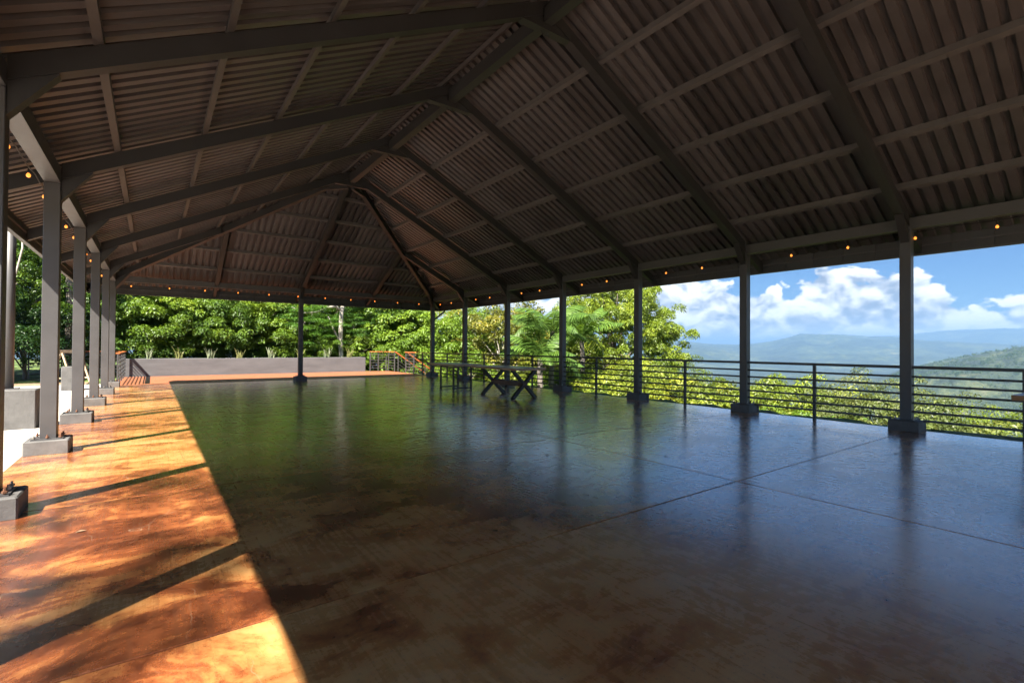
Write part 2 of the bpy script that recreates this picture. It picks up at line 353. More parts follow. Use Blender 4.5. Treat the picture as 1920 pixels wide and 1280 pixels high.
# ------------------------------------------------------------------ terrain: one sheet to the horizon
def smooth(e0, e1, x): t = np.clip((x-e0)/(e1-e0), 0, 1); return t*t*(3-2*t)
def fbm2(x, y, seed=0, octs=6, lac=2.03, gain=.5):
    rs = np.random.RandomState(seed); out = np.zeros_like(x); amp = 1.0; fr = 1.0; tot = 0
    for o in range(octs):
        px = x*fr+rs.rand()*100; py = y*fr+rs.rand()*100
        ix = np.floor(px).astype(np.int64); iy = np.floor(py).astype(np.int64); fx = px-ix; fy = py-iy
        fx = fx*fx*fx*(fx*(fx*6-15)+10); fy = fy*fy*fy*(fy*(fy*6-15)+10)
        def h(a, b):
            n = (a*374761393+b*668265263+(seed+o)*144665) & 0x7fffffff; n = ((n ^ (n >> 13))*1274126177) & 0x7fffffff
            return ((n ^ (n >> 16)) & 0xffff)/65535.0
        v = (h(ix, iy)*(1-fx)+h(ix+1, iy)*fx)*(1-fy)+(h(ix, iy+1)*(1-fx)+h(ix+1, iy+1)*fx)*fy
        out += amp*v; tot += amp; amp *= gain; fr *= lac
    return out/tot
RIDGES = [  # distance, front width, back width, (azimuth, elevation in degrees)
    (10500, 5600, 2600, [(-180, .7), (-100, .5), (0, .6), (40, .5), (50, .75), (55, .72), (58, .45), (61.7, .25), (64.4, .72), (66.8, 1.38), (69.5, 1.48), (72.9, 1.15), (75.2, .95), (78, .7), (82, .5), (95, .4), (140, .8), (180, .7)]),
    (14500, 3400, 3000, [(-180, .9), (-90, 1.1), (0, .8), (60, .35), (70, .9), (75, 1.15), (77.4, 1.45), (80.5, 1.62), (83, 1.75), (95, 1.75), (130, 1.0), (180, .9)]),
    (7200, 2600, 1800, [(-180, -.2), (0, .2), (45, .6), (52, .72), (55, .62), (57, .38), (60, -.1), (64, -.75), (70, -1.2), (180, -.8)]),
    (2600, 1500, 900, [(-180, -2), (60, -3.4), (73, -2.9), (75, -1.9), (76.7, -1.36), (79.8, -.72), (82.6, -.06), (90, .5), (110, .4), (180, -1.5)]),
]
def height(x, y):
    dx = x-CAM.x; dy = y-CAM.y; r = np.hypot(dx, dy); az = np.degrees(np.arctan2(dx, dy))
    d = np.maximum(0, (x-13.9))+.30*np.maximum(0, y-33)*smooth(4, 16, x)
    d = d+np.maximum(0, y-70)*.6+np.maximum(0, -y-60)*.5+np.maximum(0, -x-60)*.5
    drop = .34*d+1.15*smooth(0, 1.2, d)
    z = -.07-185*(1-np.exp(-drop/185))
    z = z+smooth(60, 500, r)*(fbm2(x/420, y/420, 5, 5)-.5)*46*smooth(60, 700, r)
    zv = z
    for i, (r0, wf, wb, prof) in enumerate(RIDGES):
        a = np.array([q[0] for q in prof]); e = np.array([q[1] for q in prof]); el = np.interp(az, a, e)
        crest = 1.5+r0*np.tan(np.radians(el)); k = (r-r0)
        g = np.where(k < 0, 1-np.clip(-k/wf, 0, 1)**1.15, 1-np.clip(k/wb, 0, 1)**1.6); g = g*g*(3-2*g)
        rough = (fbm2(x/(r0*.11), y/(r0*.11), 20+i, 7, 2.1, .55)-.5)
        rid = 1-np.abs(fbm2(x/(r0*.085), y/(r0*.085), 40+i, 6, 2.1, .55)*2-1)
        amp = np.maximum(crest+190, 0)
        zz = -185+(crest+185)*g+amp*(rough*1.1*np.sqrt(np.clip(g, 0, 1))*(1-.80*g)+(rid-.75)*1.2*np.clip(g, 0, 1)*(1-.80*g))
        zv = np.maximum(zv, np.where(g > 0, zz, -1e9)) if True else zv
    return zv
def build_ground():
    az = np.concatenate([np.arange(-180, -20, 2.5), np.arange(-20, 45, .8), np.arange(45, 90, .17), np.arange(90, 180, 2.5)])
    rr = np.concatenate([[0.5], np.geomspace(6, 1500, 110), np.geomspace(1530, 14800, 330), np.geomspace(15200, 30000, 12)])
    A, Rr = np.meshgrid(np.radians(az), rr, indexing='ij'); X = CAM.x+Rr*np.sin(A); Y = CAM.y+Rr*np.cos(A); Z = height(X, Y)
    n, k = A.shape; vs = np.stack([X, Y, Z], -1).reshape(-1, 3)
    i = np.arange(n)[:, None]; j = np.arange(k-1)[None]; a = i*k+j; b = ((i+1) % n)*k+j
    fs = np.stack([a, a+1, b+1, b], -1).reshape(-1, 4)
    o = link('terrain', npmesh('terrain', vs, fs, M['ground'], smooth=True)); tag(o, 'green hillside falling to a wide valley and far hazy mountains', 'terrain', kind='structure')
build_ground()

# ------------------------------------------------------------------ floor, path, deck
def build_floor():
    base = MB().box(-.25, W+.135, -11, 19.895, -.42, -.012).build('floor', M['joint'])
    tag(base, 'glossy stained concrete floor of brown and orange slabs', 'floor', kind='structure')
    us = [-.25, 6.5, W+.135]; vs = [-11, -9.45, -6.3, -3.15, -.05, 3.1, 6.31, 9.568, 12.837, 16.138, 19.895]
    tone = [[.6, .6, .7, .55, .24, .52, .42, .5, .42, .5], [.5, .5, .55, .55, .5, .4, .55, .45, .6, .5]]
    for i in range(2):
        for j in range(len(vs)-1):
            g = .006
            o = MB().cbox(us[i]+(g if i else 0), us[i+1]-(g if i == 0 else 0), vs[j]+g, vs[j+1]-g, -.011, 0, .005).build('floor_slab', M['floor'], base)
            k = tone[i][min(j, len(tone[i])-1)]; o.color = (k, k, k, 1)
    p = MB().prism([(-9.5, -24), (W+.1, -24), (W+.1, -11.012), (-.262, -11.012), (-.262, 21.5), (-3.6, 21.5), (-4.6, 14), (-9.5, 11)], 'z', -.3, -.018).build('path', M['path']); tag(p, 'pale concrete path beside the left columns, widened out of view to bounce light', 'path', kind='structure')  # unseen apron to the left and behind is added to bounce light inside
    d = MB().box(.02, 12.86, 19.90, 26.6, -.35, -.045).build('deck', M['beam_wood']); tag(d, 'orange timber deck beyond the pavilion floor', 'deck', kind='structure')
    bw = .142; n = int((26.02-19.9)/bw)
    me = MB().cbox(0, 12.86, 0, bw-.007, -.035, 0, .003).mesh('deck_board', M['deck_wood'])
    for k in range(n): link('deck_board', me, d, (0, 19.905+k*bw, -.003))
    MB().box(-.02, .035, 19.9, 26.0, -.3, -.005).build('deck_edge', M['deck_wood'], d)
    g = MB(); nx = 26
    for a in range(nx+1):
        for b in range(nx+1):
            p, q = a/nx*2-1, b/nx*2-1; x = 21.6+p*6.5; y = 18.8+q*6.5; k = max(0.0, 1-(p*p+q*q))
            h0 = float(height(np.array([x]), np.array([y]))[0]); g.v.append((x, y, h0-.12+(k*k*(3-2*k))*(-.35-h0)))
    for a in range(nx):
        for b in range(nx): q = a*(nx+1)+b; g.f.append((q, q+nx+1, q+nx+2, q+1))
    tag(g.build('lawn', M['lawn'], smooth=True), 'bright mown lawn below the railing behind the tables', 'lawn', kind='structure')
    lt = MB().box(-9, -.9, 21.6, 23.4, -.3, -.03).build('leaf_litter_bed', M['litter']); tag(lt, 'brown leaf litter strip in front of the hedge', 'ground', kind='structure')
build_floor()

# ------------------------------------------------------------------ pavilion
pav = empty('pavilion', (0, 0, 0)); tag(pav, 'open pavilion of dark steel posts and frames under a corrugated metal hip roof', 'pavilion')
def build_pavilion():
    ST = M['steel']
    # columns + pedestals
    colm = MB().cbox(-CH, CH, -CH, CH, .205, BT, .006); 
    colmesh = colm.mesh('column', ST)
    plate = MB().box(-.165, .165, -.165, .165, .1905, .2035).mesh('base_plate', ST)
    pedm = MB().cbox(-.232, .232, -.232, .232, 0.002, .19, .012).mesh('pedestal', M['ped'])
    pedR = MB().cbox(-.232, .135, -.232, .232, .002, .19, .012).cbox(.15, .232, -.232, .232, -.2, .187, .01).mesh('pedestal', M['ped'])
    bolt = MB().lathe([(.011, 0), (.011, .012), (.022, .012), (.022, .03), (.01, .03), (.01, .055)], n=6)
    bm1 = bolt.mesh('bolt', M['bolt']); bm2 = bolt.mesh('bolt', M['rustbolt'])
    rnd = random.Random(3)
    spots = [(0, v, 0) for v in ALLV]+[(W, v, 1) for v in ALLV]+[(HW, END1, 2), (HW, END0, 2)]
    for (u, v, side) in spots:
        c = link('column', colmesh, pav, (u, v, 0))
        pd = link('pedestal', pedR if side == 1 else pedm, pav, (u, v, 0)); link('base_plate', plate, c)
        for (a, b) in ((-.135, -.135), (0, -.135), (.135, -.135), (-.135, .135), (.135, .135), (.135, 0)):
            q = link('bolt', bm1 if rnd.random() < .6 else bm2, pd, (a, b, .2035)); q.rotation_euler[2] = rnd.random()*3
    # eave beams
    allc = ALLV
    for u in (0, W):
        for a, b in zip(allc[:-1], allc[1:]):
            MB().box(u-CH, u+CH, a+(-CH if a == END0 else .0015), b-(-CH if b == END1 else .0015), BT+.002, 3.955).build('eave_beam', ST, pav)
    for v in (END0, END1):
        for a, b in ((CH+.002, HW-.0015), (HW+.0015, W-CH-.002)): MB().box(a, b, v-CH, v+CH, BT+.002, 3.955).build('eave_beam', ST, pav)
    # frames
    RW = .062
    def X(s, left): return s if left else W-s
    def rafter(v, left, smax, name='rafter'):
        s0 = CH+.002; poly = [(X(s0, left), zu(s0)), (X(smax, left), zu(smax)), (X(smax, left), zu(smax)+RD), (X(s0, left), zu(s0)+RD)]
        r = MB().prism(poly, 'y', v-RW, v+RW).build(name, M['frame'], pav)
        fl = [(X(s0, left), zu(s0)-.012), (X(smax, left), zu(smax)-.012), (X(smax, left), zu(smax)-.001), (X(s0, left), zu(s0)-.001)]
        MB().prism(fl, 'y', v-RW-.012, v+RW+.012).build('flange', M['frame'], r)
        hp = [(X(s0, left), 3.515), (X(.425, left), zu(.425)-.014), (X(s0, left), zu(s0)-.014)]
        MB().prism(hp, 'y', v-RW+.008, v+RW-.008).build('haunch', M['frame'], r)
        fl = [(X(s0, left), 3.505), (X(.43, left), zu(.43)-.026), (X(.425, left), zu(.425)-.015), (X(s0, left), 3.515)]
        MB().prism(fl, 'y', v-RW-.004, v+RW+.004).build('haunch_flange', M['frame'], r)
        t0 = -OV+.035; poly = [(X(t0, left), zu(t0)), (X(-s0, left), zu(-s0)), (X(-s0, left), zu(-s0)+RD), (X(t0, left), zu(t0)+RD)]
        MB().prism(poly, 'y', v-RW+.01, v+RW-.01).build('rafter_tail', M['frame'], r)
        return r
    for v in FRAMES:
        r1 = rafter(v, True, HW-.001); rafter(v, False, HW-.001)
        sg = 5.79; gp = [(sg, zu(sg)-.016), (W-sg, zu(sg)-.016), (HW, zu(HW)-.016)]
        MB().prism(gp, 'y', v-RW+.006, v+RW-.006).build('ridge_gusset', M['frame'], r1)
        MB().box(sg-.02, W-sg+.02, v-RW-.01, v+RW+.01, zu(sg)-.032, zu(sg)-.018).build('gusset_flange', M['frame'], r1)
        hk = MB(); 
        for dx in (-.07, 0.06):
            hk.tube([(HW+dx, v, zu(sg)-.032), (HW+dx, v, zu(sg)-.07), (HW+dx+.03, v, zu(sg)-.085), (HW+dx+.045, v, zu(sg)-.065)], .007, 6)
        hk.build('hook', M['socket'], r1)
    fr = sorted(FRAMES)
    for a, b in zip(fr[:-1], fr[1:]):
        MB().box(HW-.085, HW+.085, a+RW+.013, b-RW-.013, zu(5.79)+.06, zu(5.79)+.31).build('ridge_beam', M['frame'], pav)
    # jack frames on the long sides and on the hip ends
    for (va, ve, vr) in ((V[5], END1, RIDGE1), (VB[0], END0, RIDGE0)):
        for left in (True, False): rafter(va, left, HW*abs(ve-va)/abs(ve-vr)-.10, 'jack_rafter')
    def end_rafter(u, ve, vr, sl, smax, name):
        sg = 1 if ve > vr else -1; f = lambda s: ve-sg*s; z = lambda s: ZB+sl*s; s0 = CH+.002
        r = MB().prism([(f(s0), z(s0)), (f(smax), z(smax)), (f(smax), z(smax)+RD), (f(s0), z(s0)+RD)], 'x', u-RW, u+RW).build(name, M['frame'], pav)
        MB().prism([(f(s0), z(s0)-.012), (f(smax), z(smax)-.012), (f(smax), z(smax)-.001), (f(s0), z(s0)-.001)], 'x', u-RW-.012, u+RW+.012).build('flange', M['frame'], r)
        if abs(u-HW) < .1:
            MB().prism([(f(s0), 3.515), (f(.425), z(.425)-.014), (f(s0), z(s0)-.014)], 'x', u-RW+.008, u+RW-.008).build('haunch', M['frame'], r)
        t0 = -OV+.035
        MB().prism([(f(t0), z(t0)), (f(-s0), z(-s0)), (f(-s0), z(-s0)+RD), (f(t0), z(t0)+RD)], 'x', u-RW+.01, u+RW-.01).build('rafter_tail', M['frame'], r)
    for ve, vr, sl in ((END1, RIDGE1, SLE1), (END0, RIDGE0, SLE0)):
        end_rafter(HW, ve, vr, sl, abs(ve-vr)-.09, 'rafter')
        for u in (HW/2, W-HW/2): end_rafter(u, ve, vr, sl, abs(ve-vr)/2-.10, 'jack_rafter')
        # hip rafters
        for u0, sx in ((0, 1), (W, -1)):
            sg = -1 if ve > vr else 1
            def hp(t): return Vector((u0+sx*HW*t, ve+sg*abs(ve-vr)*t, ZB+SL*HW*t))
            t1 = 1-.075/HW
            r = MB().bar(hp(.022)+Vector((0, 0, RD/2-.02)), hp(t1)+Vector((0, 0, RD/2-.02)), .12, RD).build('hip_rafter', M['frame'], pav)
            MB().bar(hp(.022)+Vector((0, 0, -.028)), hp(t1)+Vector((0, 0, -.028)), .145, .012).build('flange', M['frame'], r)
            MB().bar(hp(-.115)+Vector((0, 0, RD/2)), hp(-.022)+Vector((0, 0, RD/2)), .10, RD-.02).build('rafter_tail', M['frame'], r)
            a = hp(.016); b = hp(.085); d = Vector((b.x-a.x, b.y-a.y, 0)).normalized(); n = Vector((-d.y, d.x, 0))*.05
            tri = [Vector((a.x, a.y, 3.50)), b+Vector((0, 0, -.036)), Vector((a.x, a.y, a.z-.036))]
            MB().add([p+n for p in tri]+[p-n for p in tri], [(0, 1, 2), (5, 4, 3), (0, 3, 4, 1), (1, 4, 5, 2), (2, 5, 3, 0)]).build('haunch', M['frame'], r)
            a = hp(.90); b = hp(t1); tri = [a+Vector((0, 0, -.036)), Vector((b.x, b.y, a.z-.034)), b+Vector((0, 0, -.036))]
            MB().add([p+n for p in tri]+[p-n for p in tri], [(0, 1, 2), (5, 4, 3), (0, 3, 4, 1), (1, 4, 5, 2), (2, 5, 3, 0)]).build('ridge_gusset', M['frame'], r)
    # purlins
    PS = [.70+1.09*i for i in range(5)]+[HW-.21]
    pw = .075
    for s in PS:
        for left in (True, False):
            t = s/HW; a = END0+(RIDGE0-END0)*t+.09; b = END1-(END1-RIDGE1)*t-.09
            sg = 1 if left else -1; z = zu(s)+RD+.002
            x0, x1 = X(s, left)-sg*pw/2, X(s, left)+sg*pw/2
            poly = [(x0, z-SL*pw/2), (x1, z+SL*pw/2), (x1, z+SL*pw/2+PD), (x0, z-SL*pw/2+PD)]
            MB().prism(poly, 'y', a, b).build('purlin', M['purlin'], pav)
        for ve, vr, sl in ((END1, RIDGE1, SLE1), (END0, RIDGE0, SLE0)):
            if s > HW-.5: continue
            sv = s*abs(ve-vr)/HW; sg = 1 if ve > vr else -1; f = lambda q: ve-sg*q
            z = ZB+sl*sv+RD+.002; y0, y1 = f(sv-pw/2), f(sv+pw/2)
            MB().prism([(y0, z-sl*pw/2), (y1, z+sl*pw/2), (y1, z+sl*pw/2+PD), (y0, z-sl*pw/2+PD)], 'x', s+.09, W-s-.09).build('purlin', M['purlin'], pav)
    # corrugated roof sheets: period .21, five ribs to a sheet
    per = .21; rib = [(0, 0), (.106, 0), (.114, .074), (.198, .074), (.206, 0)]
    SO = -(OV+.10)
    def side_sheet(left, va, vb):
        vs = []; x = va; pts = []
        k = 0
        while va+k*per < vb-1e-6:
            for (o, h) in rib:
                q = va+k*per+o
                if q < vb: pts.append((q, h))
            k += 1
        pts.append((vb, 0))
        lo, hi = [], []
        for q, h in pts:
            if q > RIDGE1: sm = HW*(END1-q)/(END1-RIDGE1)
            elif q < RIDGE0: sm = HW*(q-END0)/(RIDGE0-END0)
            else: sm = HW
            sm = max(sm, SO); lo.append((X(SO, left), q, zs(SO)+h)); hi.append((X(sm, left), q, zs(sm)+h))
        n = len(pts); MB().add(lo+hi, [(i, i+1, n+i+1, n+i) for i in range(n-1)]).build('roof_sheet', M['sheet'], pav)
    e0, e1 = END0+SO*(RIDGE0-END0)/HW, END1-SO*(END1-RIDGE1)/HW
    wd = per*5; n = int(math.ceil((e1-e0)/wd)); off = -.06
    for left in (True, False):
        for k in range(n):
            a = e0+k*wd; b = min(a+wd+.004, e1)
            if b-a > .05: side_sheet(left, a, b)
    for ve, vr, sl in ((END1, RIDGE1, SLE1), (END0, RIDGE0, SLE0)):
        sg = 1 if ve > vr else -1; k = 0; a = SO
        while a < W-SO-.05:
            b = min(a+wd+.004, W-SO); pts = []; j = 0
            while a+j*per < b-1e-6:
                for (o, h) in rib:
                    if a+j*per+o < b: pts.append((a+j*per+o, h))
                j += 1
            pts.append((b, 0)); lo, hi = [], []
            for q, h in pts:
                s = min(q, W-q); so = SO*abs(ve-vr)/HW; sv = max(s*abs(ve-vr)/HW, so)
                lo.append((q, ve-sg*so, ZB+sl*so+RD+PD+.004+h)); hi.append((q, ve-sg*sv, ZB+sl*sv+RD+PD+.004+h))
            m = len(pts); MB().add(lo+hi, [(i, i+1, m+i+1, m+i) for i in range(m-1)]).build('roof_sheet', M['sheet'], pav); a += wd
    # ridge and hip caps
    zt = zs(HW)+.082
    MB().prism([(HW-.28, zt-.28*SL), (HW, zt), (HW+.28, zt-.28*SL), (HW+.28, zt-.28*SL+.01), (HW, zt+.012), (HW-.28, zt-.28*SL+.01)], 'y', RIDGE0-.15, RIDGE1+.15).build('ridge_cap', M['sheet'], pav)
    for ve, vr in ((END1, RIDGE1), (END0, RIDGE0)):
        for u0, sx in ((0, 1), (W, -1)):
            sg = -1 if ve > vr else 1
            p = lambda t: Vector((u0+sx*HW*t, ve+sg*abs(ve-vr)*t, ZB+SL*HW*t+RD+PD+.090))
            MB().bar(p(SO/HW), p(1), .42, .012).build('hip_cap', M['sheet'], pav)
    # fascia: panels with seams, bottom rail and inner angle
    zb, ztp = 3.395, 3.70
    for x, sx in ((-OV, -1), (W+OV, 1)): MB().box(x+sx*.0165-.003, x+sx*.0165+.003, END0-OV-.02, END1+OV+.02, zb+.004, ztp+.02).build('fascia_backing', M['fascia'], pav)
    for y, sy in ((END0-OV, -1), (END1+OV, 1)): MB().box(-OV+.02, W+OV-.02, y+sy*.0165-.003, y+sy*.0165+.003, zb+.005, ztp+.02).build('fascia_backing', M['fascia'], pav)
    pm = {}
    def panel(x0, x1, y0, y1):
        MB().box(x0, x1, y0, y1, zb+.004, ztp).build('fascia_panel', M['fascia'], pav)
    pl = .60
    y0, y1 = END0-OV, END1+OV
    for x, sx in ((-OV, -1), (W+OV, 1)):
        q = y0
        while q < y1-.02:
            e = min(q+pl, y1); a = x-.012; panel(a, a+.024, q+.004, e-.004); q = e
        xi = x-sx*.03
        MB().box(min(x+sx*.022, x-sx*.05), max(x+sx*.022, x-sx*.05), y0, y1, zb-.035, zb).build('fascia_rail', ST, pav)
        MB().box(xi-.014, xi+.014, y0+.06, y1-.06, 3.545, 3.575).build('fascia_angle', ST, pav)
    for y, sy in ((y0, -1), (y1, 1)):
        q = -OV
        while q < W+OV-.02:
            e = min(q+pl, W+OV); panel(q+.016, e-.004, y-.012, y+.012); q = e
        MB().box(-OV+.055, W+OV-.055, min(y+sy*.022, y-sy*.05), max(y+sy*.022, y-sy*.05), zb-.034, zb-.001).build('fascia_rail', ST, pav)
        yi = y-sy*.03; MB().box(-OV+.05, W+OV-.05, yi-.014, yi+.014, 3.546, 3.574).build('fascia_angle', ST, pav)
    # downspout by the far right corner post
    dsp = [(W+OV-.07, END1+.10, 3.40), (W+OV-.07, END1+.10, 3.30), (W+.15, END1+.14, 2.86), (W+.15, END1+.14, 2.70), (W+.15, END1+.14, -.2)]
    MB().tube(dsp, .042, 10).build('downspout', M['fascia'], pav, smooth=True)
build_pavilion()

# ------------------------------------------------------------------ railings
BARS = [1.0, .839, .677, .515, .353, .199]
def long_railing():
    r = empty('metal_railing', (W, 0, 0)); tag(r, 'black metal railing with horizontal bars between the right hand posts', 'railing')
    for a, b in zip(ALLV[:-1], ALLV[1:]):
        a2, b2 = a+CH+.001, b-CH-.001; m = (a+b)/2+.03
        MB().box(-.027, .027, a2, b2, 1.15, 1.205).build('top_rail', M['railing'], r)
        MB().box(-.027, .027, m-.027, m+.027, .001, 1.149).build('rail_post', M['railing'], r)
        for z in BARS:
            lo = .24 if z < .21 else CH
            MB().box(-.012, .012, a+lo, m-.0275, z-.02, z+.02).build('bar', M['railing'], r)
            MB().box(-.012, .012, m+.0275, b-lo, z-.02, z+.02).build('bar', M['railing'], r)
long_railing()
def run_railing(name, label, runs, z0=0.0):
    r = empty(name, (runs[0][0][0], runs[0][0][1], z0)); tag(r, label, 'railing'); o = Vector(r.location)
    for (p, q, n) in runs:
        p = Vector((p[0], p[1], 0))-Vector((o.x, o.y, 0)); q = Vector((q[0], q[1], 0))-Vector((o.x, o.y, 0)); d = (q-p).normalized()
        MB().bar(p-d*.03+Vector((0, 0, 1.18)), q+d*.03+Vector((0, 0, 1.18)), .13, .035).build('cap_rail', M['cap_wood'], r)
        for k in range(n+1):
            c = p.lerp(q, k/n); MB().box(c.x-.025, c.x+.025, c.y-.025, c.y+.025, .0, 1.161).build('rail_post', M['steel'], r)
        for z in BARS+[1.09]:
            for k in range(n):
                a = p.lerp(q, k/n)+d*.026; b = p.lerp(q, (k+1)/n)-d*.026
                MB().bar(a+Vector((0, 0, z)), b+Vector((0, 0, z)), .022, .03).build('bar', M['steel'], r)
    return r
run_railing('deck_railing', 'deck railing with orange timber cap at the left corner post', [((.13, 20.05), (.13, 25.9), 4), ((-3.2, 26.75), (.02, 26.75), 3)])
run_railing('deck_railing', 'deck railing with orange timber cap right of the grey planter wall', [((11.66, 25.6), (12.62, 25.5), 2), ((12.72, 25.4), (12.76, 24.55), 1), ((12.76, 22.95), (12.76, 19.75), 3)])
def stairs():
    s = empty('deck_stairs', (12.86, 23.75, -.05)); tag(s, 'timber stairs going down from the deck with orange sloping handrails', 'stairs')
    n = 12
    for k in range(n): MB().cbox(.03+k*.27, .03+k*.27+.30, -.72, .72, -.20-k*.18, -.16-k*.18, .004).build('tread', M['deck_wood'], s)
    for y in (-.79, .79):
        MB().bar((-.02, y, -.12), (3.3, y, -2.32), .06, .26).build('stringer', M['deck_wood'], s)
        MB().bar((-.04, y, 1.21), (3.3, y, -1.02), .12, .06).build('handrail', M['cap_wood'], s)
        for k in range(4):
            x = .12+k*.98; MB().box(x-.022, x+.022, y-.022, y+.022, -.10-x*.667, 1.12-x*.667).build('rail_post', M['steel'], s)
        for q in range(5): MB().bar((.02, y, .98-q*.2), (3.1, y, -1.07-q*.2), .02, .025).build('bar', M['steel'], s)
stairs()

# ------------------------------------------------------------------ planter and snake plants
def planter():
    p = empty('planter', (.12, 26.05, 0)); tag(p, 'long low grey rendered planter wall at the end of the deck', 'planter')
    MB().cbox(0, 11.42, 0, .14, -.05, .83, .01).build('front_wall', M['render'], p)
    MB().cbox(0, 11.42, .9, 1.04, -.05, .83, .01).build('back_wall', M['render'], p)
    for x in (0, 11.28): MB().cbox(x, x+.14, .141, .899, -.05, .829, .01).build('end_wall', M['render'], p)
    MB().box(.141, 11.279, .141, .899, .0, .74).build('soil', M['soil'], p)
planter()
def snake_plants():
    t = NT('snake plant leaf'); ti = t.noise(t.vm('MULTIPLY', t.pos(), (1, 1, 9)), 3, 3)
    oc = t.N.new('ShaderNodeObjectInfo').outputs['Color']
    t.set(Base_Color=t.mix(1.0, t.ramp(ti, [(.35, (.5, .55, .45)), (.65, (1.1, 1.1, 1.0))]), oc, 'MULTIPLY'), Roughness=.45); mt = t.m
    rnd = random.Random(8); blades = []
    for k in range(4):
        h = .42+.10*k; m = MB(); seg = 6; bend = .10+.05*k
        for i in range(seg+1):
            f = i/seg; wd = .034*(1-f**2.2)*(0.6+.8*f if f < .5 else 1.0)+.002; x = bend*f*f; z = h*f
            m.v += [(x, -wd, z), (x+.012, 0, z), (x, wd, z), (x-.008, 0, z)]
        for i in range(seg):
            for j in range(4): a = i*4; m.f.append((a+j, a+(j+1) % 4, a+4+(j+1) % 4, a+4+j))
        blades.append(m.mesh('leaf', mt, True))
    us = [1.03, 2.22, 3.57, 4.87, 6.41, 7.9, 9.4, 10.7]; order = ['first', 'second', 'third', 'fourth', 'fifth', 'sixth', 'seventh', 'eighth']
    for i, u in enumerate(us):
        e = empty('snake_plant', (u, 26.45, .74)); tag(e, f'spiky pale snake plant in the grey planter, {order[i]} from the left', 'plant', 'snake plants in the planter')
        pale = i % 2 == 0
        for k in range(20):
            l = link('leaf', blades[rnd.randrange(4)], e, (rnd.uniform(-.13, .13), rnd.uniform(-.1, .1), -.01), rnd.random()*6.28)
            s = rnd.uniform(.62, 1.0); l.scale = (s, s, s)
            l.color = (.21, .235, .15, 1) if pale else (.26, .26, .10, 1)
snake_plants()

# ------------------------------------------------------------------ tables
def live_edge(m, x0, x1, y0, y1, z0, z1, seed, amp=.05):
    rnd = random.Random(seed); n = 16; L_, R_ = [], []
    for i in range(n+1):
        y = y0+(y1-y0)*i/n; f = mnoise.noise(Vector((seed*3.1, y*1.3, 0))); g = mnoise.noise(Vector((seed*7.7, y*1.3, 5)))
        L_.append((x0+amp*f, y+.02*math.sin(i*2.1))); R_.append((x1+amp*g, y+.02*math.cos(i*1.7)))
    vs = []
    for (a, b) in zip(L_, R_): vs += [(a[0]+.03, a[1], z0), (a[0], a[1], z1-.012), (a[0]+.012, a[1], z1), (b[0]-.012, b[1], z1), (b[0], b[1], z1-.012), (b[0]-.03, b[1], z0)]
    fs = [(0, 1, 2, 3, 4, 5), tuple(range((n+1)*6-1, (n+1)*6-7, -1))]
    for i in range(n):
        for j in range(6): a = i*6; fs.append((a+j, a+6+j, a+6+(j+1) % 6, a+(j+1) % 6))
    return m.add(vs, fs)
def x_table():
    t = empty('dining_table', (9.95, 9.15, 0)); tag(t, 'live edge wooden table on crossed dark legs, nearer of the two tables', 'table')
    live_edge(MB(), -.57, .57, -1.15, 1.25, .835, .90, 2).build('table_top', M['slab_wood'], t)
    for y in (-.80, .80):
        MB().bar((-.43, y, .0), (.43, y, .83), .10, .085, (0, 0, 1)).build('leg', M['railing'], t)
        MB().bar((.43, y+.001, .0), (.055, y+.001, .363), .098, .083).build('leg', M['railing'], t)
        MB().bar((-.055, y+.001, .467), (-.43, y+.001, .83), .098, .083).build('leg', M['railing'], t)
    MB().cbox(-.05, .05, -.74, .74, .345, .475, .008).build('stretcher', M['beam_wood'], t)
    for y in (-.80, .80): MB().cbox(-.065, .065, y-.075 if y > 0 else y-.052, y+.052 if y > 0 else y+.075, .33, .50, .008).build('leg_joint', M['beam_wood'], t)
x_table()
def frame_table():
    t = empty('dining_table', (9.92, 12.35, 0)); tag(t, 'live edge wooden table on rectangular black frame legs, behind the crossed leg table', 'table')
    live_edge(MB(), -.60, .58, -.98, 1.1, .84, .905, 5).build('table_top', M['slab_wood'], t)
    for y in (-.5, .42):
        m = MB(); m.box(-.38, -.33, y-.03, y+.03, .0, .838).build('leg', M['railing'], t); MB().box(.33, .38, y-.03, y+.03, .0, .838).build('leg', M['railing'], t)
        MB().box(-.329, .329, y-.03, y+.03, .035, .085).build('stretcher', M['railing'], t)
        MB().box(-.329, .329, y-.03, y+.03, .79, .838).build('top_bar', M['railing'], t)
frame_table()
def edge_table():
    t = empty('dining_table', (11.0, -2.75, 0)); tag(t, 'wooden slab table just showing its end at the right edge of the picture', 'table')
    live_edge(MB(), -.55, .55, -1.1, 1.05, .83, .90, 9).build('table_top', M['slab_wood'], t)
    for y in (-.75, .72):
        MB().box(-.38, -.33, y-.03, y+.03, 0, .829).build('leg', M['railing'], t); MB().box(.33, .38, y-.03, y+.03, 0, .829).build('leg', M['railing'], t)
        MB().box(-.329, .329, y-.03, y+.03, .04, .09).build('stretcher', M['railing'], t)
edge_table()

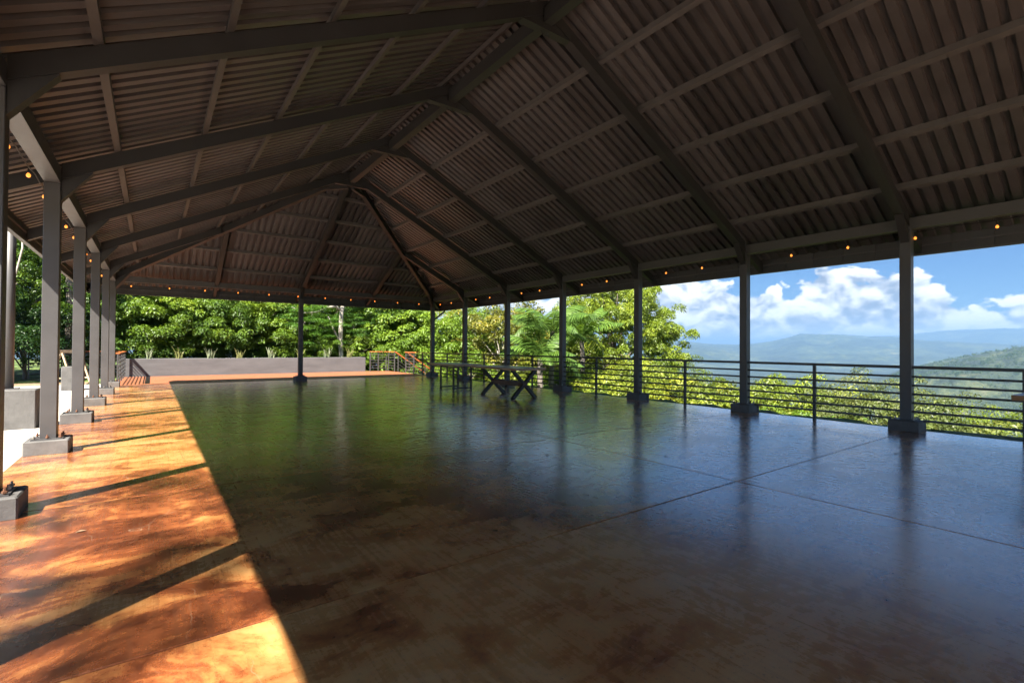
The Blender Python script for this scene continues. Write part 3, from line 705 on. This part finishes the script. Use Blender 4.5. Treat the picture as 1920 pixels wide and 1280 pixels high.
# ------------------------------------------------------------------ string lights
def string_lights():
    bulb = MB().lathe([(.012, -.035), (.022, -.045), (.033, -.065), (.036, -.085), (.030, -.105), (.014, -.118), (.003, -.121)], n=10).mesh('bulb', M['bulb_glow'], True)
    fil = MB().lathe([(.003, -.055), (.014, -.07), (.014, -.09), (.003, -.10)], n=6)
    skt = MB().lathe([(.006, .05), (.016, .04), (.019, .0), (.019, -.03), (.013, -.036)], n=8).mesh('socket', M['socket'], True)
    def run(label, p, q, n, off):
        e = empty('string_lights', p); tag(e, label, 'lights'); p, q = Vector(p), Vector(q); pts = []
        step = (q-p).length/n; d = (q-p).normalized()
        for k in range(n+1):
            for i in range(4 if k < n else 1):
                f = i/4; c = d*(k+f)*step; pts.append((c.x, c.y, c.z-.05*math.sin(math.pi*f)*.6))
        MB().tube(pts, .008, 5).build('cable', M['socket'], e)
        for k in range(n):
            c = d*(k+off)*step; f = off; z = -.03*math.sin(math.pi*f)-.055
            s = link('socket', skt, e, (c.x, c.y, z)); s.scale = (.64, .64, .64); link('bulb', bulb, s)
    run('string of amber bulbs hanging under the left eave beam', (-.125, -6.2, 3.735), (-.125, 19.1, 3.735), 23, .60)
    run('string of amber bulbs hanging under the far end eave beam', (.05, 19.45, 3.755), (12.55, 19.45, 3.755), 11, .40)
    run('string of amber bulbs hanging under the right eave beam', (W+.125, -6.2, 3.735), (W+.125, 19.3, 3.735), 23, .50)
string_lights()

# ------------------------------------------------------------------ pier, pole and odds on the left
def left_things():
    for lab, u, v, h in (('square grey concrete pier carrying the round steel pole on the left', -.78, 9.42, .70), ('square grey concrete pier behind the left columns by the timber trestle', -.98, 18.7, .78)):
        e = empty('concrete_pier', (u, v, -.018)); tag(e, lab, 'pier')
        MB().cbox(-.25, .25, -.25, .25, 0, h, .015).build('block', M['ped'], e); MB().box(-.245, -.03, .03, .245, h+.001, h+.012).build('base_plate', M['steel'], e)
    t = MB().lathe([(.072, 0), (.072, 3.6)], n=18).build('steel_pole', M['steel'], smooth=False, loc=(-.95, 9.56, .698)); tag(t, 'round dark steel pole standing on the left concrete pier', 'pole')
    for pl in t.data.polygons: pl.use_smooth = len(pl.vertices) == 4
    s = empty('timber_trestle', (-1.75, 23.2, -.03)); tag(s, 'pale timber trestle frame behind the left columns', 'trestle')
    MB().bar((-.1, -.02, 1.24), (.55, .5, 1.24), .10, .12).build('top_beam', M['pale_timber'], s)
    for x, y in ((0, 0), (.5, .42)):
        for sg in (-1, 1): MB().bar((x+sg*.36, y-sg*.2, 0), (x+sg*.03, y-sg*.02, 1.175), .07, .06).build('leg', M['pale_timber'], s)
        MB().bar((x-.3, y+.166, .18), (x+.3, y-.166, .18), .05, .05).build('cross_bar', M['pale_timber'], s)
    vine = MB().tube([(-1.55, 14.2, 5.2), (-1.5, 14.1, 3.9), (-1.62, 14.0, 3.1), (-1.66, 14.0, 2.4), (-1.78, 14.05, 2.0), (-1.84, 14.0, 1.6), (-1.86, 14, .9)], .022, 6)
    tag(vine.build('hanging_vine', M['pale_bark'], smooth=True), 'pale bare vine hanging beside the round pole', 'vine')
left_things()
def fallen_leaves():
    m = MB().add([(-.035, 0, .002), (0, .018, .010), (.04, 0, .003), (0, -.018, .009), (0, 0, .001)], [(0, 1, 4), (1, 2, 4), (2, 3, 4), (3, 0, 4)]).mesh('fallen_leaf', M['litter'])
    for (x, y, a) in [(3.9, .4, .3), (5.6, 2.2, 2.1), (9.8, -.6, 1.0), (11.3, .9, 4.0), (7.4, 5.3, .7), (1.1, 5.6, 2.8), (2.6, 8.9, 1.9), (8.3, 7.6, 5.2), (11.6, 4.4, 3.3), (.7, 2.2, .2), (4.6, 12.1, 1.2), (6.9, 1.2, 4.4)]:
        o = link('fallen_leaf', m, None, (x, y, .001), a); tag(o, 'small dry brown leaf lying on the stained floor', 'leaf', 'dry leaves on the floor')
fallen_leaves()

# ------------------------------------------------------------------ vegetation
def leaves(rs, centers, crad, lpc, leaf, width=.42, flat=.75, up=.45, jit=.55, droop=.15, ctint=None):
    nC = len(centers); n = nC*lpc; ci = np.repeat(np.arange(nC), lpc)
    d = rs.normal(size=(n, 3)); d /= np.linalg.norm(d, axis=1)[:, None]; d[:, 2] = np.where(d[:, 2] < -.35, -d[:, 2], d[:, 2])
    rad = (crad if np.isscalar(crad) else crad[ci])*(.45+.55*rs.rand(n)**.6)
    pos = centers[ci]+d*np.stack([rad, rad, rad*flat], 1)
    nrm = d*.55+np.array([0, 0, up])+rs.normal(size=(n, 3))*jit*.6; nrm /= np.linalg.norm(nrm, axis=1)[:, None]
    t = rs.normal(size=(n, 3))+d*.9+np.array([0, 0, -droop*2]); t -= nrm*(t*nrm).sum(1)[:, None]; t /= np.linalg.norm(t, axis=1)[:, None]
    b = np.cross(nrm, t); L_ = leaf*(.65+.7*rs.rand(n)); Wd = L_*width
    p0 = pos-t*(L_*.5)[:, None]; p2 = pos+t*(L_*.5)[:, None]-np.array([0, 0, 1])*(L_*droop)[:, None]
    mid = pos+nrm*(L_*.05)[:, None]
    p1 = mid+b*(Wd*.5)[:, None]; p3 = mid-b*(Wd*.5)[:, None]
    vs = np.stack([p0, p1, p2, p3], 1).reshape(-1, 3); fs = np.arange(n*4).reshape(n, 4)
    fs = np.concatenate([fs[:, [0, 1, 2]], fs[:, [0, 2, 3]]])
    ct = rs.rand(nC) if ctint is None else ctint
    tint = np.clip(.5*ct[ci]+.5*rs.rand(n), 0, 1); return vs, fs, np.repeat(tint, 4)
def crown_centers(rs, n, rx, rz, cz, shell=.55, low=-.7, lump=.3):
    k = np.arange(n)+.5; ph = np.arccos(1-(1-low)*k/n); th = 2.39996*k+rs.rand()*6
    d = np.stack([np.cos(th)*np.sin(ph), np.sin(th)*np.sin(ph), np.cos(ph)], 1)+rs.normal(size=(n, 3))*.12
    lob = 1+lump*np.array([mnoise.noise(Vector(q)*1.7+Vector((rs.rand()*0+11.3, 4.2, float(n)))) for q in d.tolist()])
    r = (shell+(1-shell)*rs.rand(n)**.55)*lob
    return d*np.stack([rx*r, rx*r, rz*r], 1)+np.array([0, 0, cz])
def limbs(m, rs, base, top, r0, targets, nseg=5):
    base, top = Vector(base), Vector(top); pts = []; k = 6
    for i in range(k+1):
        f = i/k; pts.append(base.lerp(top, f)+Vector((rs.normal()*.05, rs.normal()*.05, 0))*(top-base).length*.12*math.sin(math.pi*f))
    m.tube(pts, [r0*(1.25 if i == 0 else 1-.45*i/k) for i in range(k+1)], 9)
    for tg in targets:
        tg = Vector(tg); f = rs.uniform(.45, .98); a = pts[int(f*k)]; mid = a.lerp(tg, .5)+Vector((rs.normal()*.1, rs.normal()*.1, .12*(tg-a).length))
        q = [a, a.lerp(mid, .5)+Vector((0, 0, .02)), mid, mid.lerp(tg, .5), tg]; rr = r0*rs.uniform(.28, .5)
        m.tube(q, [rr, rr*.85, rr*.65, rr*.42, rr*.15], 6)
    return m
PROTO = {}
def proto(name, seed, nc, lpc, rx, rz, cz, leaf, crad, trunk_r, bark='bark', shell=.55, low=-.7, nl=9, lump=.3, **kw):
    rs = np.random.RandomState(seed); c = crown_centers(rs, nc, rx, rz, cz, shell, low, lump)
    cr = crad*(.7+.6*rs.rand(nc)); vs, fs, ti = leaves(rs, c, cr, lpc, leaf, **kw)
    cm = npmesh('crown', vs, fs, M['leaf'], ti)
    idx = rs.choice(nc, min(nl, nc), replace=False); m = limbs(MB(), rs, (0, 0, -.4), (0, 0, cz+rz*.15), trunk_r, [c[i]*.92+np.array([0, 0, .05*cz]) for i in idx])
    PROTO[name] = (m.mesh('trunk', M[bark], True), cm)
def tree(name, pr, loc, rz, s, color, label, group=None, cat='tree', sz=None):
    e = empty(name, loc, rz); e.scale = (s, s, sz or s); tag(e, label, cat, group)
    tm, cm = PROTO[pr]; link('trunk', tm, e); c = link('crown', cm, e); c.color = tuple(color)+(1,); return e
# name, seed, clumps, leaves per clump, crown radius, half height, centre height, leaf, clump radius, trunk
proto('big_leaf_a', 1, 130, 230, 2.3, 2.3, 2.6, .155, .5, .11, low=-.9, up=.5, droop=.15)
proto('big_leaf_b', 2, 130, 230, 2.5, 2.1, 2.4, .14, .48, .11, low=-.9, up=.45, droop=.2)
proto('wood_a', 3, 240, 190, 3.4, 3.8, 4.6, .135, .58, .2, low=-.9)
proto('wood_b', 4, 240, 190, 3.7, 3.5, 4.6, .125, .55, .2, low=-.9)
proto('fine_a', 5, 150, 210, 2.7, 2.0, 3.4, .10, .55, .12, 'pale_bark', flat=.35, low=-.6, shell=.35, width=.32, up=.8, jit=.35)
proto('yellow_a', 6, 130, 110, 3.0, 2.6, 4.2, .18, .55, .13, 'pale_bark', shell=.4, low=-.75, nl=16)
proto('round_big', 7, 480, 300, 4.6, 4.0, 5.6, .145, .55, .34, shell=.84, low=-.35, lump=.2, nl=22, up=.55)
proto('shrub_a', 8, 75, 190, 1.7, 1.3, 1.3, .085, .38, .07, low=-.6, lump=.4)
proto('shrub_b', 9, 75, 190, 1.9, 1.2, 1.2, .095, .42, .07, low=-.6, lump=.4, up=.35, droop=.2)
proto('canopy', 10, 190, 190, 3.6, 2.2, 3.4, .115, .5, .18, low=-.45, shell=.7, lump=.3)
proto('tall_sparse', 11, 58, 46, 3.5, 2.7, 17.0, .22, .6, .13, low=-.8, shell=.2)
G1, G2, G3, G4, YG, OL = (.105, .165, .026), (.085, .14, .025), (.16, .225, .03), (.12, .19, .06), (.24, .25, .036), (.17, .165, .05)
def gz(x, y): return float(height(np.array([float(x)]), np.array([float(y)]))[0])
rnd = random.Random(21)
def plant_all():
    # shrubs right behind the planter, left to right
    names = ['leftmost', 'second from the left', 'third from the left', 'fourth from the left', 'fifth from the left']
    for i, (u, v, pr, s, c) in enumerate([(-.6, 29.6, 'big_leaf_b', 1.0, G2), (1.9, 29.2, 'big_leaf_a', .95, G3), (4.3, 29.0, 'big_leaf_b', 1.0, G1), (6.6, 29.3, 'big_leaf_a', .98, G3), (8.0, 30.2, 'big_leaf_b', .9, G2)]):
        tree('broadleaf_shrub', pr, (u, v, gz(u, v)), rnd.random()*6.28, s, c, f'large leaved glossy shrub right behind the planter, {names[i]}', 'shrubs behind the planter', 'shrub')
    tree('feathery_tree', 'fine_a', (8.7, 28.9, gz(8.7, 28.9)), 1.0, .85, (.085, .17, .028), 'bright feathery green tree behind the planter by the centre post')
    tree('feathery_tree', 'fine_a', (12.6, 29.5, gz(12.6, 29.5)), 2.6, .85, (.075, .15, .03), 'fine leaved green tree to the right of the pale trunk')
    # the tree with the pale bare trunk and limbs
    e = empty('pale_trunk_tree', (10.75, 28.3, -.07)); tag(e, 'slender tree with pale bare trunk and curved limbs behind the planter', 'tree')
    rs = np.random.RandomState(4); m = MB()
    m.tube([(0, 0, -.3), (.02, 0, 1), (-.02, .02, 2.2), (.0, 0, 3.5), (.05, 0, 3.95), (.35, .1, 4.6), (.7, .3, 5.8), (.8, .4, 7.5)], [.17, .15, .14, .135, .13, .11, .09, .05], 10)
    m.tube([(.02, 0, 3.8), (-.35, -.1, 4.05), (-.9, -.2, 3.95), (-1.5, -.2, 4.1), (-2.0, -.1, 4.6), (-2.5, .1, 5.6)], [.09, .085, .08, .07, .055, .03], 8)
    m.tube([(-.9, -.2, 3.95), (-1.6, -.3, 3.62), (-2.3, -.2, 3.55), (-3.0, -.1, 3.9)], [.05, .045, .035, .02], 7)
    m.tube([(0, 0, 1.3), (-.25, -.1, 2.1), (-.7, -.2, 3.0), (-.85, -.2, 3.4)], [.07, .06, .05, .03], 7)
    m.build('trunk', M['pale_bark'], e, smooth=True)
    c = crown_centers(rs, 60, 2.8, 1.6, 7.2, .4, -.6); vs, fs, ti = leaves(rs, c, .6, 110, .2); k = link('crown', npmesh('crown', vs, fs, M['leaf'], ti), e); k.color = G3+(1,)
    for i, (u, s_, c) in enumerate([(.4, 1.0, G1), (3.0, .95, G3), (5.4, 1.0, G1), (7.5, .9, G3), (9.4, .95, (.15, .23, .03)), (12.3, 1.0, G3)]):
        tree('low_shrub', ('shrub_b', 'shrub_a')[i % 2], (u, 29.1, -.1), rnd.random()*6.28, s_*.95, c, f"low leafy shrub filling in just above the planter, {['first', 'second', 'third', 'fourth', 'fifth', 'sixth'][i]} from the left", 'low shrubs along the planter', 'shrub')
    for i, (u, v, s_, c) in enumerate([(.6, 31.6, 1.3, G2), (3.2, 31.4, 1.4, G1), (5.6, 31.6, 1.35, G2), (8.6, 31.8, 1.4, G1), (11.2, 31.2, 1.3, G3), (13.6, 31.6, 1.4, G1), (-2.2, 31.0, 1.3, G2)]):
        tree('understory_shrub', ('shrub_a', 'shrub_b')[i % 2], (u, v, gz(u, v)), rnd.random()*6.28, s_, c, 'low shrub in the shade under the wood behind the planter', 'undergrowth of the wood', 'shrub')
    # wood behind
    k = 0
    for (u, v, pr, s, c) in [(-3.5, 33, 'wood_a', 1.0, G2), (.5, 34.2, 'wood_b', 1.05, G1), (4.2, 33.6, 'wood_a', 1.1, OL), (8.0, 34.2, 'wood_b', 1.0, G2), (12.2, 34.0, 'wood_a', 1.0, G1), (15.2, 33.2, 'wood_b', 1.0, G3),
                             (-1.5, 38.5, 'wood_b', 1.35, G2), (4.5, 39.5, 'wood_a', 1.35, G2), (10.5, 39.5, 'wood_b', 1.35, G1), (16.5, 38.8, 'wood_a', 1.35, G2)]:
        k += 1; lb = f"dense tree of the wood behind the planter shrubs, {['first', 'second', 'third', 'fourth', 'fifth', 'sixth'][k-1]} from the left" if k < 7 else 'taller tree mostly hidden at the back of the wood behind the planter'
        tree('woodland_tree', pr, (u, v, gz(u, v)), rnd.random()*6.28, s, c, lb, 'trees of the wood behind the planter' if k < 7 else 'back row of the wood')
    # hedge and trees on the left
    for i, (u, v, s, c) in enumerate([(-3.4, 27.3, 1.0, (.034, .07, .02)), (-4.6, 25.2, 1.05, (.03, .064, .018)), (-7.2, 24.6, 1.1, (.034, .07, .02))]):
        tree('dark_hedge_bush', 'shrub_a', (u, v, -.07), rnd.random()*6.28, s*1.35, c, ['dark hedge bush on the left nearest the timber trestle', 'dark hedge bush seen either side of the round pole', 'dark hedge bush at the far left edge'][i], 'hedge bushes on the left', 'bush')
    for i, (u, v, pr, s, c) in enumerate([(-4.3, 28.5, 'wood_a', .85, G1), (-8.2, 27.5, 'wood_b', .95, G3), (-6.5, 33, 'wood_b', 1.2, G2)]):
        tree('woodland_tree', pr, (u, v, -.07), rnd.random()*6.28, s, c, ['leafy tree above the dark hedge left of the corner post', 'bright leafy tree at the far left behind the round pole', 'tall tree behind the hedge on the far left'][i])
    # old palm trunk
    e = empty('palm_tree', (-1.95, 27.6, -.07)); tag(e, 'tall palm with rough scarred trunk between the left columns', 'palm')
    m = MB(); n = 26; m.tube([(.04*math.sin(i*.7), 0, -.2+i*.3) for i in range(n)], [.155+.02*(i % 2) for i in range(n)], 12); m.build('trunk', M['palm_bark'], e)
    fronds(e, (0, 0, 7.4), 14, 2.3, (.05, .09, .02), 5)
    # two trees standing left of the camera throw the dappled shade over the near floor
    # slope trees to the right of the deck
    for i, (u, v, pr, s, c, l) in enumerate([
        (14.8, 28.4, 'big_leaf_a', 1.2, G3, 'bright leafy tree behind the deck stairs'), (17.5, 30.2, 'wood_b', .85, YG, 'yellow green tree behind the far right corner post'),
        (17.3, 26.0, 'big_leaf_b', 1.25, G3, 'light green leafy tree right of the corner post'), (19.8, 27.8, 'wood_a', .9, G3, 'tall green tree between the corner post and the yellowing tree'),
        (20.0, 23.6, 'yellow_a', 1.15, (.17, .155, .03), 'sparse tree with yellowing leaves and bare pale branches'), (24.0, 27.0, 'wood_b', .95, OL, 'olive green tree behind the yellowing tree'),
        (19.2, 20.6, 'shrub_b', 1.35, YG, 'yellow green bush below the railing behind the frame leg table'), (23.6, 22.6, 'yellow_a', 1.15, (.13, .15, .028), 'pale yellow green tree behind the palms'),
        (27.5, 26.5, 'wood_a', .9, G3, 'green tree between the palms and the round tree'), (16.6, 22.6, 'shrub_a', 1.3, G3, 'green bush below the railing beside the stairs')]):
        tree('slope_tree', pr, (u, v, gz(u, v)), rnd.random()*6.28, s, c, l, 'trees on the slope right of the deck')
    tree('round_tree', 'round_big', (29.7, 22.7, gz(29.7, 22.7)), .6, 1.02, (.19, .225, .026), 'big round crowned yellow green tree against the sky', sz=1.28)
    for i, (x, y, zc, nf, ln, lab) in enumerate([(18.2, 16.6, 2.3, 17, 2.9, 'taller palm with long drooping fronds behind the crossed leg table'), (16.6, 15.6, .9, 15, 2.6, 'low palm with arching fronds just beyond the railing'), (21.6, 17.8, 2.0, 15, 2.8, 'palm beside the round crowned tree')]):
        e = empty('palm_tree', (x, y, gz(x, y))); tag(e, lab, 'palm', 'palms beyond the railing'); h = zc-e.location.z
        m = MB(); n = max(6, int(h/.25)); m.tube([(.05*math.sin(q*.5), 0, -.2+(h+.25)*q/(n-1)) for q in range(n)], [.13+.02*(q % 2) for q in range(n)], 10); m.build('trunk', M['palm_bark'], e)
        fronds(e, (0, 0, h), nf, ln, (.095, .15, .03), 30+i)
    # bushes and trees below the railing on the valley side
    lab = ['yellow green bush under the round crowned tree', 'pale leafy bush below the railing right of the palms', 'green bush hanging over the slope behind the third post', 'dark green tree beside the round crowned tree',
           'yellow bush low on the slope left of the second post', 'light bush filling the railing gap left of the second post', 'bright green bush right of the second post', 'tall yellow tipped shrub by the middle rail post',
           'grey green open tree left of the nearest post', 'lime green bush at the foot of the railing', 'wide yellow green canopy right of the nearest post', 'second canopy farther right below the rail',
           'low yellow green bush just right of the second post base', 'lime bush low between the second and nearest posts', 'olive bush low before the nearest post', 'yellow bush between the third and second posts',
           'small bright bush at the lower right corner of the view', 'olive tree behind the wide canopy', 'dry brown scrub under the nearest post', 'green bush between the palms and the round tree']
    spec = [(24.5, 17.0, 'shrub_a', 2.0, YG), (21.5, 14.6, 'shrub_b', 1.7, YG), (25.5, 14.6, 'canopy', .95, (.12, .15, .026)), (33.5, 19.5, 'wood_a', .62, G2),
            (24.8, 10.8, 'shrub_b', 1.7, (.17, .17, .03)), (31.0, 13.4, 'canopy', .95, (.22, .23, .04)), (22.5, 7.6, 'shrub_a', 1.15, G3), (28.0, 8.4, 'yellow_a', .88, (.21, .24, .03)),
            (28.0, 5.4, 'canopy', 1.0, (.14, .15, .06)), (22.6, 5.4, 'shrub_b', 1.15, (.12, .19, .02)), (29.0, .8, 'canopy', .9, (.15, .18, .022)), (28.0, -3.4, 'canopy', .82, (.14, .17, .026)),
            (24.0, 9.6, 'shrub_b', 1.75, (.2, .22, .03)), (19.5, 6.4, 'shrub_a', .8, (.17, .24, .026)), (25.0, 3.0, 'shrub_b', 1.7, (.15, .16, .05)), (24.2, 12.4, 'shrub_a', 1.7, (.22, .22, .035)),
            (22.6, -1.0, 'shrub_a', 1.0, (.17, .19, .02)), (37, 5.5, 'canopy', 1.05, (.09, .10, .04)), (22.0, 3.4, 'shrub_a', .9, (.17, .13, .07)), (21.0, 18.2, 'shrub_a', 1.5, G3)]
    for i, (x, y, pr, s, c) in enumerate(spec):
        tree('slope_bush', pr, (x, y, gz(x, y)), rnd.random()*6.28, s, c, lab[i], 'bushes below the valley railing', 'bush')
def fronds(parent, at, n, ln, col, seed):
    rs = np.random.RandomState(seed)
    meshes = []
    for var in range(2):
        seg = 34; droop = (.55, .85)[var]; vs = []; fs = []; P = []
        for i in range(seg+1):
            f = i/seg; a = .9-droop*2.1*f; P.append((f, a))
        x, z = 0.0, 0.0; pts = [(0.0, 0.0)]
        for f, a in P[:-1]: x += math.cos(a)*ln/seg; z += math.sin(a)*ln/seg; pts.append((x, z))
        for i in range(3, seg):
            f = i/seg; L_ = ln*.30*math.sin(math.pi*min(1, .12+f*.92))**.7+.05; px, pz = pts[i]; tx = pts[i+1][0]-px; tz = pts[i+1][1]-pz; q = math.hypot(tx, tz); tx /= q; tz /= q
            for sg in (-1, 1):
                j = rs.normal()*.08; dx = .55*tx+j; dz = .55*tz-.35-.3*f+rs.normal()*.05; dy = sg*.78; d = Vector((dx, dy, dz)).normalized(); wv = Vector((tx, 0, tz))*.036*(ln/2.5)
                o = Vector((px, 0, pz)); mid = o+d*L_*.5+Vector((0, 0, .03)); tip = o+d*L_+Vector((0, 0, -.10*L_)); b = len(vs)
                vs += [o-wv*.5, o+wv*.5, mid+wv, mid-wv, tip]; fs += [(b, b+1, b+2), (b, b+2, b+3), (b+3, b+2, b+4)]
        mb = MB(); mb.tube([(a, 0, b) for a, b in pts[::4]], [.03*(1-.8*i/11) for i in range(len(pts[::4]))], 5)
        b = len(vs); vs += [Vector(q) for q in mb.v]; 
        for f in mb.f:
            for k in range(1, len(f)-1): fs.append((f[0]+b, f[k]+b, f[k+1]+b))
        va = np.array([tuple(q) for q in vs]); ti = np.clip(.45+.25*rs.normal(size=len(va)), 0, 1)
        meshes.append(npmesh('frond', va, np.array(fs), M['leaf'], ti))
    for k in range(n):
        f = link('frond', meshes[k % 2], parent, at); tilt = rs.uniform(-.55, .75); s = rs.uniform(.8, 1.1)
        f.rotation_euler = (0, tilt-.2, 2.39996*k+rs.normal()*.15); f.scale = (s, s, s); q = rs.uniform(.75, 1.35); f.color = (col[0]*q, col[1]*q, col[2]*q, 1)
plant_all()

# a tall tree beside the pavilion, outside the picture, that throws the dappled shade on the near floor
def shade_trees():
    tree('shade_tree', 'tall_sparse', (-12.6, -8.6, -.07), .4, 1.0, G1, 'tall thin crowned tree beside the pavilion shading the near left floor')
shade_trees()

# far woodland: one mass of trees over the valley
def far_wood():
    rs = np.random.RandomState(77); n = 10000
    az = np.radians(rs.uniform(44, 88, n)); r = np.exp(rs.uniform(math.log(48), math.log(2700), n)); k = 1600; az[:k] = np.radians(rs.uniform(74, 88, k)); r[:k] = rs.uniform(1900, 2700, k); x = CAM.x+r*np.sin(az); y = CAM.y+r*np.cos(az)
    den = fbm2(x/160, y/160, 9, 4)+np.where((r > 1500)&(np.degrees(az) > 74), .2, 0); keep = (den > .47) | (rs.rand(n) < .10); keep &= (x > 40)
    x, y, r = x[keep], y[keep], r[keep]; z = height(x, y); n = len(x); sc_ = rs.uniform(2.2, 5.0, n)*np.clip(r/140, .75, 1.5); VS, FS, TI = [], [], []; b = 0
    for i in range(n):
        lpc = int(np.clip(4000/r[i], 7, 40)); nc = 6
        c = rs.normal(size=(nc, 3))*np.array([.45, .45, .3])*sc_[i]+np.array([x[i], y[i], z[i]+sc_[i]*.7])
        v, f, t = leaves(rs, c, sc_[i]*.5, lpc, sc_[i]*(.20+.14*min(1, r[i]/500)), width=.8)
        VS.append(v); FS.append(f+b); TI.append(np.clip(t*.7+.3*rs.rand(), 0, 1)); b += len(v)
    o = link('far_woodland', npmesh('far_woodland', np.concatenate(VS), np.concatenate(FS), M['leaf'], np.concatenate(TI))); o.color = (.06, .085, .022, 1)
    tag(o, 'scattered far trees and copses covering the valley below', 'woodland', kind='stuff')
far_wood()

# haze over the valley
def haze():
    t = NT('haze'); t.N.remove(t.b); v = t.N.new('ShaderNodeVolumePrincipled'); v.inputs['Color'].default_value = (.30, .55, .92, 1)
    v.inputs['Density'].default_value = 1.3e-4; v.inputs['Anisotropy'].default_value = .25; t.L.new(v.outputs[0], t.out.inputs['Volume'])
    o = MB().box(-32000, 32000, -32000, 32000, -206, 481).build('haze', t.m); tag(o, 'pale blue haze in the air over the valley', 'haze', kind='stuff')
haze()
